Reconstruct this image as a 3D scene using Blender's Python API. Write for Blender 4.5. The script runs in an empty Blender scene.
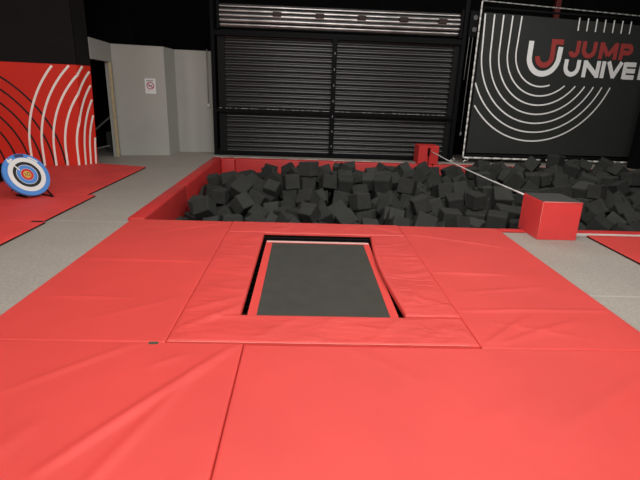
import bpy, bmesh, math, random
from mathutils import Vector, Matrix, Euler, noise

random.seed(11)
SC = bpy.context.scene
COL = SC.collection
PI = math.pi


# ------------------------------------------------------------------ helpers
def link(name, me, mats, parent=None):
    o = bpy.data.objects.new(name, me)
    COL.objects.link(o)
    for m in (mats if isinstance(mats, (list, tuple)) else [mats]):
        me.materials.append(m)
    if parent:
        o.parent = parent
    return o


def obj(name, bm, mats, parent=None, smooth=False):
    me = bpy.data.meshes.new(name)
    bm.normal_update()
    bm.to_mesh(me)
    bm.free()
    if smooth:
        for p in me.polygons:
            p.use_smooth = True
    return link(name, me, mats, parent)


def tag(o, label, cat, group=None, kind=None):
    o['label'] = label
    o['category'] = cat
    if group:
        o['group'] = group
    if kind:
        o['kind'] = kind
    return o


def struct(name, bm, mats, smooth=False):
    o = obj(name, bm, mats, None, smooth)
    o['kind'] = 'structure'
    return o


def empty(name, loc, label, cat, group=None):
    o = bpy.data.objects.new(name, None)
    COL.objects.link(o)
    o.location = loc
    o.empty_display_size = 0.1
    return tag(o, label, cat, group)


def keep(o, parent):
    """parent o to an Empty while o's mesh stays in world coordinates"""
    o.parent = parent
    o.matrix_parent_inverse = Matrix.LocRotScale(parent.location, parent.rotation_euler, None).inverted()
    return o


def box(bm, a, b, mi=0, bev=0.0, seg=2, mat=None):
    vs = [bm.verts.new((x, y, z)) for z in (a[2], b[2]) for y in (a[1], b[1]) for x in (a[0], b[0])]
    fs = [bm.faces.new([vs[i] for i in q]) for q in
          [(0, 2, 3, 1), (4, 5, 7, 6), (0, 1, 5, 4), (2, 6, 7, 3), (0, 4, 6, 2), (1, 3, 7, 5)]]
    for f in fs:
        f.material_index = mi
    if bev:
        es = list({e for f in fs for e in f.edges})
        r = bmesh.ops.bevel(bm, geom=es, offset=bev, segments=seg, profile=0.5, affect='EDGES')
        for f in r['faces']:
            f.material_index = mi
        vs = list({v for f in bm.faces if f.is_valid for v in f.verts if v in set(r['verts']) or v in set(vs)}) if mat else vs
    if mat:
        for v in vs:
            if v.is_valid:
                v.co = mat @ v.co
    return fs


def quad(bm, pts, mi=0):
    f = bm.faces.new([bm.verts.new(p) for p in pts])
    f.material_index = mi
    return f


def tube(bm, pts, r, n=8, mi=0, caps=True):
    pts = [Vector(p) for p in pts]
    rings = []
    for i, p in enumerate(pts):
        d = (pts[min(i + 1, len(pts) - 1)] - pts[max(i - 1, 0)]).normalized()
        u = d.cross(Vector((0, 0, 1)))
        if u.length < 1e-3:
            u = d.cross(Vector((0, 1, 0)))
        u.normalize()
        w = u.cross(d)
        rings.append([bm.verts.new(p + r * (math.cos(2 * PI * k / n) * u + math.sin(2 * PI * k / n) * w)) for k in range(n)])
    for a, b in zip(rings, rings[1:]):
        for k in range(n):
            f = bm.faces.new((a[k], a[(k + 1) % n], b[(k + 1) % n], b[k]))
            f.material_index = mi
            f.smooth = True
    if caps:
        bm.faces.new(list(reversed(rings[0]))).material_index = mi
        bm.faces.new(rings[-1]).material_index = mi


def ribbon(bm, P, pts, w, off, mi=0):
    """flat stroke of width w along the 2-D polyline pts; P(u, v, off) places it on a surface"""
    L, Rr = [], []
    for i, p in enumerate(pts):
        a = pts[max(i - 1, 0)]
        b = pts[min(i + 1, len(pts) - 1)]
        dx, dy = b[0] - a[0], b[1] - a[1]
        l = math.hypot(dx, dy) or 1
        nx, ny = -dy / l * w / 2, dx / l * w / 2
        L.append(bm.verts.new(P(p[0] + nx, p[1] + ny, off)))
        Rr.append(bm.verts.new(P(p[0] - nx, p[1] - ny, off)))
    for i in range(len(pts) - 1):
        f = bm.faces.new((Rr[i], Rr[i + 1], L[i + 1], L[i]))
        f.material_index = mi


def arc(cx, cy, r, a0, a1, n=40):
    return [(cx + r * math.cos(math.radians(a0 + (a1 - a0) * i / n)), cy + r * math.sin(math.radians(a0 + (a1 - a0) * i / n))) for i in range(n + 1)]


def poly(bm, P, pts, off, mi=0):
    f = bm.faces.new([bm.verts.new(P(u, v, off)) for u, v in pts])
    f.material_index = mi
    bmesh.ops.triangulate(bm, faces=[f])


# ------------------------------------------------------------------ materials
def M_(name, col, rough=0.6, spec=0.5, metal=0.0, var=0.0, vscale=3.0, bump=0.0, bscale=60.0, bdist=0.01, wr=0.0, wscale=(3, 9, 3), grain=None, sheen=0.0):
    m = bpy.data.materials.new(name)
    m.use_nodes = True
    nt = m.node_tree
    N, Lk = nt.nodes, nt.links
    b = N['Principled BSDF']
    b.inputs['Base Color'].default_value = (*col, 1)
    b.inputs['Roughness'].default_value = rough
    b.inputs['Specular IOR Level'].default_value = spec
    b.inputs['Metallic'].default_value = metal
    if sheen:
        b.inputs['Sheen Weight'].default_value = sheen
    tc = N.new('ShaderNodeNewGeometry') if grain != 'object' else N.new('ShaderNodeTexCoord')
    src = tc.outputs['Position'] if grain != 'object' else tc.outputs['Object']
    if var:
        n = N.new('ShaderNodeTexNoise')
        n.inputs['Scale'].default_value = vscale
        n.inputs['Detail'].default_value = 5
        Lk.new(src, n.inputs['Vector'])
        r = N.new('ShaderNodeMapRange')
        r.inputs['From Min'].default_value = 0.3
        r.inputs['From Max'].default_value = 0.7
        r.inputs['To Min'].default_value = 1 - var
        r.inputs['To Max'].default_value = 1 + var
        Lk.new(n.outputs['Fac'], r.inputs['Value'])
        x = N.new('ShaderNodeVectorMath')
        x.operation = 'SCALE'
        x.inputs[0].default_value = col
        Lk.new(r.outputs['Result'], x.inputs['Scale'])
        Lk.new(x.outputs['Vector'], b.inputs['Base Color'])
    last = None
    if bump:
        n = N.new('ShaderNodeTexNoise')
        n.inputs['Scale'].default_value = bscale
        n.inputs['Detail'].default_value = 3
        Lk.new(src, n.inputs['Vector'])
        bp = N.new('ShaderNodeBump')
        bp.inputs['Strength'].default_value = bump
        bp.inputs['Distance'].default_value = bdist
        Lk.new(n.outputs['Fac'], bp.inputs['Height'])
        last = bp
    if wr:
        mp = N.new('ShaderNodeMapping')
        mp.inputs['Scale'].default_value = wscale
        mp.inputs['Rotation'].default_value = (0, 0, 0.35)
        Lk.new(src, mp.inputs['Vector'])
        n = N.new('ShaderNodeTexNoise')
        n.inputs['Scale'].default_value = 1.0
        n.inputs['Detail'].default_value = 2
        n.inputs['Distortion'].default_value = 0.6
        Lk.new(mp.outputs['Vector'], n.inputs['Vector'])
        bp = N.new('ShaderNodeBump')
        bp.inputs['Strength'].default_value = wr
        bp.inputs['Distance'].default_value = 0.03
        Lk.new(n.outputs['Fac'], bp.inputs['Height'])
        if last:
            Lk.new(last.outputs['Normal'], bp.inputs['Normal'])
        last = bp
    if last:
        Lk.new(last.outputs['Normal'], b.inputs['Normal'])
    return m


RED = (0.620, 0.056, 0.047)
mat_mat = M_('red_vinyl_mat', RED, 0.50, 0.45, var=0.05, vscale=1.6, bump=0.08, bscale=260, bdist=0.002, wr=0.10, wscale=(1.2, 2.2, 2))
mat_pad = M_('red_vinyl_wrinkled', RED, 0.47, 0.5, var=0.05, vscale=2.0, bump=0.08, bscale=260, bdist=0.002, wr=0.48, wscale=(3.2, 8.5, 4))
mat_mat_dk = M_('red_vinyl_aisle', (0.72, 0.060, 0.054), 0.6, 0.3, var=0.08, vscale=2.0, bump=0.06, bscale=260, bdist=0.002)
mat_edge = M_('dark_mat_edge', (0.02, 0.008, 0.008), 0.8, 0.2)
mat_pit = M_('red_vinyl_pit', (0.54, 0.033, 0.031), 0.5, 0.4, var=0.07, vscale=2.5, wr=0.15, wscale=(3, 3, 6))
mat_box = M_('red_vinyl_box', (0.74, 0.056, 0.054), 0.5, 0.45, var=0.05, vscale=5)
mat_pipe = M_('pink_piping', (0.75, 0.20, 0.17), 0.5, 0.5)
mat_border = M_('red_webbing', (0.62, 0.055, 0.045), 0.7, 0.3, bump=0.3, bscale=300, bdist=0.003)
mat_hem = M_('pale_hem', (0.68, 0.40, 0.37), 0.7, 0.3)
mat_bed = M_('trampoline_mesh', (0.046, 0.0445, 0.0375), 0.8, 0.25, var=0.10, vscale=7, bump=0.25, bscale=420, bdist=0.002)
mat_black = M_('black_matte', (0.006, 0.006, 0.006), 0.85, 0.15)
mat_void = M_('black_paint', (0.004, 0.004, 0.004), 0.95, 0.05, var=0.2)
mat_soffit = M_('black_wall_paint', (0.010, 0.0096, 0.0092), 0.85, 0.15, var=0.12, vscale=2)
mat_steel = M_('black_steel', (0.0045, 0.0045, 0.005), 0.6, 0.08)
mat_grey = M_('grey_wall_paint', (0.38, 0.378, 0.345), 0.8, 0.2, var=0.03, vscale=1.5, bump=0.05, bscale=90, bdist=0.003)
mat_wood = M_('pale_timber', (0.50, 0.40, 0.24), 0.6, 0.3, var=0.15, vscale=9)
mat_curtain = M_('dark_shutter_steel', (0.009, 0.0095, 0.0095), 0.36, 0.75, metal=0.0, var=0.15, vscale=2.5)
mat_hood = M_('galvanised_steel', (0.46, 0.44, 0.43), 0.34, 0.5, metal=0.85, var=0.25, vscale=3)
mat_lug = M_('rusty_lug', (0.035, 0.020, 0.018), 0.7, 0.3)
mat_tie = M_('pale_cord', (0.80, 0.79, 0.76), 0.7, 0.2)
mat_rope = M_('white_rope', (0.70, 0.68, 0.66), 0.7, 0.2, bump=0.4, bscale=140, bdist=0.004)
mat_alu = M_('pale_metal_trim', (0.40, 0.37, 0.34), 0.5, 0.4, var=0.7, vscale=3)
mat_sheet = M_('charcoal_banner_cloth', (0.031, 0.033, 0.032), 0.75, 0.25, var=0.06, vscale=2)
mat_print = M_('white_print', (0.88, 0.88, 0.87), 0.7, 0.2)
mat_printr = M_('red_print', (0.38, 0.055, 0.050), 0.7, 0.2)
mat_wallred = M_('red_wall_wrap', (0.66, 0.028, 0.014), 0.6, 0.2, var=0.05, vscale=1.5)
mat_wline = M_('white_wall_line', (0.93, 0.87, 0.80), 0.6, 0.3)
mat_bline = M_('black_wall_line', (0.016, 0.006, 0.006), 0.6, 0.3)
mat_blue = M_('target_blue', (0.08, 0.27, 0.70), 0.5, 0.4)
mat_white = M_('target_white', (0.82, 0.82, 0.80), 0.5, 0.4)
mat_yel = M_('target_yellow', (0.80, 0.50, 0.09), 0.5, 0.4)
mat_tred = M_('target_red', (0.62, 0.03, 0.03), 0.5, 0.4)
mat_tblk = M_('target_black', (0.018, 0.018, 0.018), 0.5, 0.4)
mat_navy = M_('target_navy', (0.05, 0.05, 0.14), 0.5, 0.4)
mat_signred = M_('sign_red', (0.42, 0.02, 0.05), 0.5, 0.4)
mat_rail = M_('grey_rail', (0.24, 0.24, 0.23), 0.5, 0.4)
mat_redsteel = M_('red_painted_steel', (0.10, 0.010, 0.008), 0.5, 0.4)


def floor_material():
    m = bpy.data.materials.new('speckled_grey_floor')
    m.use_nodes = True
    N, Lk = m.node_tree.nodes, m.node_tree.links
    b = N['Principled BSDF']
    b.inputs['Roughness'].default_value = 0.55
    b.inputs['Specular IOR Level'].default_value = 0.35
    g = N.new('ShaderNodeNewGeometry')
    n1 = N.new('ShaderNodeTexNoise')
    n1.inputs['Scale'].default_value = 55
    n1.inputs['Detail'].default_value = 4
    n2 = N.new('ShaderNodeTexNoise')
    n2.inputs['Scale'].default_value = 1.2
    n2.inputs['Detail'].default_value = 4
    v = N.new('ShaderNodeTexVoronoi')
    v.inputs['Scale'].default_value = 38
    for n in (n1, n2, v):
        Lk.new(g.outputs['Position'], n.inputs['Vector'])
    r = N.new('ShaderNodeValToRGB')
    r.color_ramp.elements[0].position = 0.36
    r.color_ramp.elements[0].color = (0.300, 0.268, 0.234, 1)
    r.color_ramp.elements[1].position = 0.66
    r.color_ramp.elements[1].color = (0.375, 0.336, 0.296, 1)
    Lk.new(n1.outputs['Fac'], r.inputs['Fac'])
    sp = N.new('ShaderNodeMath')
    sp.operation = 'LESS_THAN'
    sp.inputs[1].default_value = 0.10
    Lk.new(v.outputs['Distance'], sp.inputs[0])
    mx = N.new('ShaderNodeMix')
    mx.data_type = 'RGBA'
    mx.inputs['B'].default_value = (0.50, 0.46, 0.41, 1)
    mm = N.new('ShaderNodeMath')
    mm.operation = 'MULTIPLY'
    mm.inputs[1].default_value = 0.45
    Lk.new(sp.outputs[0], mm.inputs[0])
    Lk.new(mm.outputs[0], mx.inputs['Factor'])
    Lk.new(r.outputs['Color'], mx.inputs['A'])
    mr = N.new('ShaderNodeMapRange')
    mr.inputs['To Min'].default_value = 0.88
    mr.inputs['To Max'].default_value = 1.12
    Lk.new(n2.outputs['Fac'], mr.inputs['Value'])
    sc = N.new('ShaderNodeVectorMath')
    sc.operation = 'SCALE'
    Lk.new(mx.outputs['Result'], sc.inputs[0])
    Lk.new(mr.outputs['Result'], sc.inputs['Scale'])
    Lk.new(sc.outputs['Vector'], b.inputs['Base Color'])
    bp = N.new('ShaderNodeBump')
    bp.inputs['Strength'].default_value = 0.15
    bp.inputs['Distance'].default_value = 0.002
    Lk.new(n1.outputs['Fac'], bp.inputs['Height'])
    Lk.new(bp.outputs['Normal'], b.inputs['Normal'])
    return m


def foam_material():
    m = bpy.data.materials.new('charcoal_foam')
    m.use_nodes = True
    N, Lk = m.node_tree.nodes, m.node_tree.links
    b = N['Principled BSDF']
    b.inputs['Roughness'].default_value = 0.95
    b.inputs['Specular IOR Level'].default_value = 0.12
    oi = N.new('ShaderNodeObjectInfo')
    tc = N.new('ShaderNodeTexCoord')
    n = N.new('ShaderNodeTexNoise')
    n.inputs['Scale'].default_value = 2.2
    n.inputs['Detail'].default_value = 6
    n.inputs['Roughness'].default_value = 0.7
    ad = N.new('ShaderNodeVectorMath')
    ad.operation = 'ADD'
    Lk.new(tc.outputs['Object'], ad.inputs[0])
    sx = N.new('ShaderNodeVectorMath')
    sx.operation = 'SCALE'
    sx.inputs[0].default_value = (31, 17, 9)
    Lk.new(oi.outputs['Random'], sx.inputs['Scale'])
    Lk.new(sx.outputs['Vector'], ad.inputs[1])
    Lk.new(ad.outputs['Vector'], n.inputs['Vector'])
    a = N.new('ShaderNodeMath')
    a.operation = 'MULTIPLY_ADD'
    a.inputs[1].default_value = 0.55
    a.inputs[2].default_value = 0.50
    Lk.new(n.outputs['Fac'], a.inputs[0])
    r = N.new('ShaderNodeMapRange')
    r.inputs['To Min'].default_value = 0.80
    r.inputs['To Max'].default_value = 1.22
    Lk.new(oi.outputs['Random'], r.inputs['Value'])
    mu = N.new('ShaderNodeMath')
    mu.operation = 'MULTIPLY'
    Lk.new(a.outputs[0], mu.inputs[0])
    Lk.new(r.outputs['Result'], mu.inputs[1])
    s = N.new('ShaderNodeVectorMath')
    s.operation = 'SCALE'
    s.inputs[0].default_value = (0.047, 0.048, 0.0445)
    Lk.new(mu.outputs[0], s.inputs['Scale'])
    Lk.new(s.outputs['Vector'], b.inputs['Base Color'])
    bn = N.new('ShaderNodeTexNoise')
    bn.inputs['Scale'].default_value = 28
    bn.inputs['Detail'].default_value = 4
    Lk.new(ad.outputs['Vector'], bn.inputs['Vector'])
    bp = N.new('ShaderNodeBump')
    bp.inputs['Strength'].default_value = 0.35
    bp.inputs['Distance'].default_value = 0.02
    Lk.new(bn.outputs['Fac'], bp.inputs['Height'])
    Lk.new(bp.outputs['Normal'], b.inputs['Normal'])
    return m


mat_floor = floor_material()
mat_foam = foam_material()
mat_seam = M_('floor_seam', (0.46, 0.44, 0.41), 0.6, 0.3)

FZ = -0.03      # grey floor; the tops of the mats are at z = 0

# ------------------------------------------------------------------ floor, with the foam pit and the trampoline well let into it
PX0, PX1, PY0, PY1 = -2.06, 8.45, 5.64, 11.35
bm = bmesh.new()
for x0, x1, y0, y1 in [(-9, 11, -3, 2.90), (-9, -0.56, 2.90, 5.22), (0.90, 11, 2.90, 5.22), (-9, 11, 5.22, PY0),
                       (-9, PX0, PY0, PY1), (PX1, 11, PY0, PY1), (-9, 11, PY1, 14)]:
    quad(bm, [(x0, y0, FZ), (x1, y0, FZ), (x1, y1, FZ), (x0, y1, FZ)])
for x0, x1, y0, y1, zb in [(PX0, PX1, PY0, PY1, -1.0), (-0.56, 0.90, 2.90, 5.22, -0.55)]:
    quad(bm, [(x0, y0, zb), (x1, y0, zb), (x1, y1, zb), (x0, y1, zb)], 1)
    for a, b in (((x0, y0), (x1, y0)), ((x1, y0), (x1, y1)), ((x1, y1), (x0, y1)), ((x0, y1), (x0, y0))):
        quad(bm, [(*a, FZ), (*a, zb), (*b, zb), (*b, FZ)], 1)
# welded joints between the floor sheets
for x0, x1, y in [(-3.1, -2.16, 5.60), (2.52, 9, 3.645)]:
    quad(bm, [(x0, y - 0.010, FZ + 0.001), (x1, y - 0.010, FZ + 0.001), (x1, y + 0.010, FZ + 0.001), (x0, y + 0.010, FZ + 0.001)], 2)
struct('floor', bm, [mat_floor, mat_void, mat_seam])

# ------------------------------------------------------------------ room shell
bm = bmesh.new()
box(bm, (-9.2, -3.2, 4.7), (11.2, 14.2, 4.8))
struct('ceiling', bm, mat_void)
bm = bmesh.new()
box(bm, (-9, 13.6, -1.1), (11, 13.8, 4.7))
struct('wall_back', bm, mat_void)
bm = bmesh.new()
box(bm, (10.9, -3, -1.1), (11.1, 13.6, 4.7))
struct('wall_right', bm, mat_void)
bm = bmesh.new()
box(bm, (-9.1, -3, -1.1), (-8.9, 13.6, 4.7))
struct('wall_far_left', bm, mat_void)
bm = bmesh.new()
box(bm, (-8.9, -3.1, -1.1), (10.9, -2.9, 4.7))
struct('wall_front', bm, mat_void)

# left wall: red wrap with ring lines below, black above, with a folded end
WA = Vector((-5.94, 9.196, 0))
WB = Vector((-4.532, 9.605, 0))
WC = Vector((-4.361, 9.917, 0))
d1 = (WB - WA).normalized()
d2 = (WC - WB).normalized()
n1 = Vector((d1.y, -d1.x, 0))
n2 = Vector((d2.y, -d2.x, 0))
LW = (WB - WA).length
LC = (WC - WB).length
U0 = -2.9


ZS = 1.930


def fold(v):
    return LW - 0.035 + 0.072 * max(0, min(v, ZS))


def PW(u, v, off):
    f = fold(v)
    if u <= f:
        return WA + d1 * u + n1 * off + Vector((0, 0, v))
    pf = WA + d1 * f
    pc = WC + d1 * 0.030 * min(v, ZS)
    t = (u - f) / (LW + LC - f)
    return pf + (pc - pf) * t + n2 * off + Vector((0, 0, v))


bm = bmesh.new()
for za, zb, mi, off in ((FZ, ZS, 0, 0.0), (ZS, 4.7, 1, 0.012)):
    quad(bm, [PW(U0, za, off), PW(fold(za), za, off), PW(fold(zb), zb, off), PW(U0, zb, off)], mi)
    quad(bm, [PW(fold(za) + 1e-6, za, off), PW(LW + LC, za, off), PW(LW + LC, zb, off), PW(fold(zb) + 1e-6, zb, off)], mi)
    e0, e1 = PW(LW + LC, za, off), PW(LW + LC, zb, off)
    s_ = Vector((-0.6, 0.09, 0))
    quad(bm, [e0, e0 + s_, e1 + s_, e1], 1)
quad(bm, [PW(U0, ZS, 0), PW(fold(ZS), ZS, 0), PW(fold(ZS), ZS, 0.012), PW(U0, ZS, 0.012)], 1)
quad(bm, [PW(fold(ZS) + 1e-6, ZS, 0), PW(LW + LC, ZS, 0), PW(LW + LC, ZS, 0.012), PW(fold(ZS) + 1e-6, ZS, 0.012)], 1)


def ring_lines(cu, cv, radii, a0, a1, w, mi, off):
    for r in radii:
        run = []
        last = None
        for p in arc(cu, cv, r, a0, a1, 110):
            side = p[0] <= fold(p[1])
            if not side:      # the rings close up on the folded end
                p = (fold(p[1]) + (p[0] - fold(p[1])) / 1.7, p[1])
            ok = FZ < p[1] < ZS - 0.01 and U0 < p[0] < LW + LC - 0.02
            if run and (not ok or side != last):
                if ok:
                    run.append((fold(p[1]) + (1e-5 if side else 0), p[1]))
                if len(run) > 1:
                    ribbon(bm, PW, run, w, off, mi)
                run = []
            if ok:
                if not run and last is not None and side != last:
                    run.append((fold(p[1]) + (0 if side else 1e-5), p[1]))
                run.append(p)
                last = side
        if len(run) > 1:
            ribbon(bm, PW, run, w, off, mi)
        # straight foot of the line below the ring's centre
        for s in (-1, 1):
            u = cu + s * r
            q = [(u, FZ + 0.01 + (cv - FZ - 0.01) * i / 8) for i in range(9)]
            q = [(a if a <= fold(v) else fold(v) + (a - fold(v)) / 1.7, v) for a, v in q]
            if all(U0 < a < LW + LC - 0.03 for a, v in q):
                ribbon(bm, PW, q, w, off, mi)


ring_lines(-1.0, -0.10, [2.16, 1.96, 1.75, 1.54, 1.33, 1.12, 0.91], 0, 180, 0.034, 3, 0.004)
ring_lines(3.09, 0.30, [2.52, 2.31, 2.105, 1.90, 1.69, 1.48, 1.28, 1.08], 90, 180, 0.040, 2, 0.007)
struct('wall_left', bm, [mat_wallred, mat_soffit, mat_wline, mat_bline])

# grey partition with the doorway
G = [(-4.29, 9.97), (-4.385, 11.10), (-4.43, 11.36), (-3.335, 11.65), (-3.275, 12.36), (-2.34, 12.46)]
TOP = 2.465
bm = bmesh.new()


def wallseg(a, b, z0, z1, mi=0, t=0.10):
    a = Vector((*a, 0))
    b = Vector((*b, 0))
    d = (b - a).normalized()
    n = Vector((-d.y, d.x, 0)) * t
    p = [a, b, b + n, a + n]
    lo = [bm.verts.new((q.x, q.y, z0)) for q in p]
    hi = [bm.verts.new((q.x, q.y, z1)) for q in p]
    for k in range(4):
        bm.faces.new((lo[k], lo[(k + 1) % 4], hi[(k + 1) % 4], hi[k])).material_index = mi
    bm.faces.new(hi).material_index = mi
    bm.faces.new(lo[::-1]).material_index = mi


wallseg(G[0], G[1], 2.07, TOP)
wallseg(G[1], G[2], FZ, TOP)
wallseg(G[2], G[3], FZ, TOP)
wallseg(G[3], G[4], FZ, TOP)
wallseg(G[4], G[5], FZ, TOP)
struct('wall_partition', bm, mat_grey)
# timber door frame lining the doorway
bm = bmesh.new()
box(bm, (-4.395, 11.04, FZ), (-4.345, 11.098, 2.065), bev=0.004)
struct('door_1', bm, mat_wood)
# black sheet standing in for the unlit stairwell depth behind the doorway
bm = bmesh.new()
box(bm, (-7.2, 12.6, -1.0), (-4.3, 12.7, 3.0))
struct('wall_stairwell', bm, mat_void)

# ------------------------------------------------------------------ floor mats
def seg_d(x, y, p, q):
    dx, dy = q[0] - p[0], q[1] - p[1]
    t = max(0, min(1, ((x - p[0]) * dx + (y - p[1]) * dy) / (dx * dx + dy * dy)))
    return math.hypot(x - p[0] - t * dx, y - p[1] - t * dy), t


def inside(x, y, P):
    c = False
    for i in range(len(P)):
        (x1, y1), (x2, y2) = P[i], P[i - 1]
        if (y1 > y) != (y2 > y) and x < (x2 - x1) * (y - y1) / (y2 - y1) + x1:
            c = not c
    return c


def crease(p, q, w, h):
    def f(x, y):
        d, t = seg_d(x, y, p, q)
        return 1.9 * h * math.exp(-(d / w) ** 2) * math.sin(PI * min(1, max(0, 0.08 + 0.84 * t))) ** 0.6
    return f


def pad_bm(P, ztop=0.0, zbot=-0.028, res=0.06, r=0.013, creases=(), amp=0.003, nscale=1.6, warp=None, side_mi=0):
    """a padded mat over the rectilinear outline P: rounded rim, creased top, sides down to zbot"""
    def lines(vals):
        s = set()
        for e in sorted(set(vals)):
            for k in (0, .15, .4, .8, 1.3, 2.2):
                s.add(round(e + k * r, 5))
                s.add(round(e - k * r, 5))
        lo, hi = min(vals), max(vals)
        n = int((hi - lo) / res)
        for i in range(n + 1):
            v = lo + (hi - lo) * i / n
            if all(abs(v - e) > 2.6 * r for e in vals):
                s.add(round(v, 5))
        return sorted(v for v in s if lo - 1e-6 <= v <= hi + 1e-6)
    xs, ys = lines([p[0] for p in P]), lines([p[1] for p in P])
    segs = [(P[i - 1], P[i]) for i in range(len(P))]
    bm = bmesh.new()
    vd = {}

    def vert(i, j):
        if (i, j) not in vd:
            x, y = xs[i], ys[j]
            d = min(seg_d(x, y, a, b)[0] for a, b in segs)
            z = ztop - (r - math.sqrt(max(0, r * r - (r - d) ** 2)) if d < r else 0)
            k = min(1, d / 0.06)
            z += k * (amp * noise.noise(Vector((x * nscale, y * nscale, 0.3))) + sum(f(x, y) for f in creases))
            vd[i, j] = bm.verts.new((x, y, z))
        return vd[i, j]
    for i in range(len(xs) - 1):
        for j in range(len(ys) - 1):
            if inside((xs[i] + xs[i + 1]) / 2, (ys[j] + ys[j + 1]) / 2, P):
                bm.faces.new((vert(i, j), vert(i + 1, j), vert(i + 1, j + 1), vert(i, j + 1))).smooth = True
    be = [e for e in bm.edges if len(e.link_faces) == 1]
    g = bmesh.ops.extrude_edge_only(bm, edges=be)
    for v in [x for x in g['geom'] if isinstance(x, bmesh.types.BMVert)]:
        v.co.z = zbot
    for f in [x for x in g['geom'] if isinstance(x, bmesh.types.BMFace)]:
        f.material_index = side_mi
    if warp:
        for v in bm.verts:
            v.co = warp(v.co.copy())
    bmesh.ops.recalc_face_normals(bm, faces=bm.faces[:])
    return bm


def rect(x0, x1, y0, y1):
    return [(x0, y0), (x1, y0), (x1, y1), (x0, y1)]


G_ = 0.0012   # half gap between neighbouring mats
# two big mats in front
o = obj('floor_mat', pad_bm(rect(-2.15, -0.371 - G_, 0.25, 2.705 - G_), res=0.025, creases=[
    crease((-0.43, 2.66), (-1.12, 1.60), 0.028, 0.011), crease((-0.60, 2.40), (-0.95, 1.35), 0.03, 0.006),
    crease((-1.02, 2.72), (-1.60, 2.16), 0.025, 0.005), crease((-1.3, 1.9), (-1.7, 0.9), 0.05, 0.006),
    crease((-0.72, 2.55), (-0.9, 2.42), 0.02, 0.005), crease((-0.45, 1.6), (-0.8, 0.6), 0.06, 0.005)]), [mat_mat])
tag(o, 'large red vinyl floor mat with long diagonal creases, front left corner of the photo', 'mat')
o = obj('floor_mat', pad_bm(rect(-0.370 + G_, 2.50, 0.25, 2.69 - G_), res=0.035, creases=[
    crease((-0.32, 2.66), (0.05, 1.95), 0.03, 0.004), crease((0.30, 2.69), (0.72, 2.30), 0.03, 0.0035),
    crease((2.25, 2.45), (1.45, 1.95), 0.05, 0.006), crease((1.9, 1.75), (1.2, 1.1), 0.05, 0.006),
    crease((1.3, 2.2), (0.9, 1.9), 0.05, 0.0025), crease((0.55, 1.5), (0.2, 0.7), 0.07, 0.003)]), [mat_mat])
tag(o, 'large smooth red vinyl floor mat, widest mat at the front right of the photo', 'mat')
# mats to the left and right of the trampoline
o = obj('floor_mat', pad_bm(rect(-2.15, -0.885 - G_, 2.705 + G_, 5.655), res=0.02, creases=[
    crease((-2.10, 4.215), (-0.92, 4.195), 0.016, 0.009), crease((-1.95, 3.375), (-1.35, 3.36), 0.016, 0.007),
    crease((-1.75, 5.05), (-0.95, 5.6), 0.02, 0.006), crease((-1.5, 3.0), (-0.95, 3.4), 0.03, 0.003),
    crease((-2.1, 5.3), (-1.3, 5.35), 0.02, 0.003)]), [mat_mat])
tag(o, 'red vinyl mat between the grey aisle and the left pad of the trampoline', 'mat')
t = bmesh.new()
box(t, (-0.985, 2.675, -0.006), (-0.925, 2.70, 0.006), bev=0.003)
tab = obj('zip_tab', t, M_('olive_tab', (0.05, 0.06, 0.04), 0.7), o)
tab['label'] = 'dark zip tab at the mat corner'
o = obj('floor_mat', pad_bm(rect(1.222 + G_, 2.505, 2.69 + G_, 5.645), res=0.02, creases=[
    crease((1.25, 4.045), (1.93, 4.02), 0.018, 0.009), crease((1.27, 3.25), (2.45, 3.29), 0.018, 0.008),
    crease((1.30, 2.76), (1.75, 3.15), 0.03, 0.008), crease((1.35, 2.74), (2.1, 3.1), 0.03, 0.006),
    crease((1.45, 3.05), (2.0, 2.85), 0.03, 0.004), crease((1.25, 5.3), (2.3, 4.85), 0.03, 0.007),
    crease((1.4, 3.6), (2.2, 3.75), 0.03, 0.004)], amp=0.006, nscale=2.5), [mat_mat])
tag(o, 'red vinyl mat right of the trampoline, running up beside the right grey floor', 'mat')
# frame pads of the trampoline
o = obj('trampoline_pad', pad_bm([(-0.885 + G_, 2.712), (1.222 - G_, 2.70), (1.222 - G_, 3.105), (-0.445, 3.105), (-0.445, 5.20), (-0.885 + G_, 5.20)][0:1] + [(1.222 - G_, 2.712), (1.222 - G_, 3.105), (-0.445, 3.105), (-0.445, 5.20), (-0.885 + G_, 5.20)],
                                 ztop=0.008, res=0.03, r=0.018, amp=0.007, nscale=4.5, creases=[
    crease((-0.86, 3.15), (-0.50, 3.38), 0.02, 0.008), crease((-0.86, 3.05), (-0.2, 3.09), 0.02, 0.004),
    crease((-0.86, 2.85), (-0.45, 3.25), 0.025, 0.009), crease((-0.86, 3.6), (-0.48, 3.52), 0.02, 0.006),
    crease((-0.86, 4.0), (-0.48, 3.9), 0.02, 0.006), crease((-0.86, 4.4), (-0.48, 4.36), 0.02, 0.006),
    crease((-0.86, 4.75), (-0.48, 4.66), 0.02, 0.005), crease((-0.86, 4.95), (-0.48, 4.93), 0.02, 0.004),
    crease((-0.3, 2.75), (0.0, 3.08), 0.02, 0.005), crease((0.1, 2.74), (0.25, 3.08), 0.02, 0.004),
    crease((0.5, 2.74), (0.75, 3.08), 0.02, 0.005), crease((0.85, 2.74), (1.1, 3.0), 0.02, 0.004)]), [mat_pad])
tag(o, 'wrinkled red L shaped pad along the left and front edge of the trampoline', 'pad')
t = bmesh.new()
ribbon(t, lambda u, v, w: Vector((u, v, w)), [(-0.86 + 0.1 * k, 2.7135 + 0.002 * math.sin(k * 2.1)) for k in range(21)], 0.010, 0.0015)
obj('seam_piping', t, mat_pipe, o)


def lip(v):
    d = max(0, min(1, 1 - (v.x - 0.79) / 0.20))
    s = math.sin(PI * max(0, min(1, (v.y - 3.11) / 2.06)))
    v.x -= 0.058 * d * s ** 1.2
    v.z += 0.016 * d * s
    return v


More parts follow.
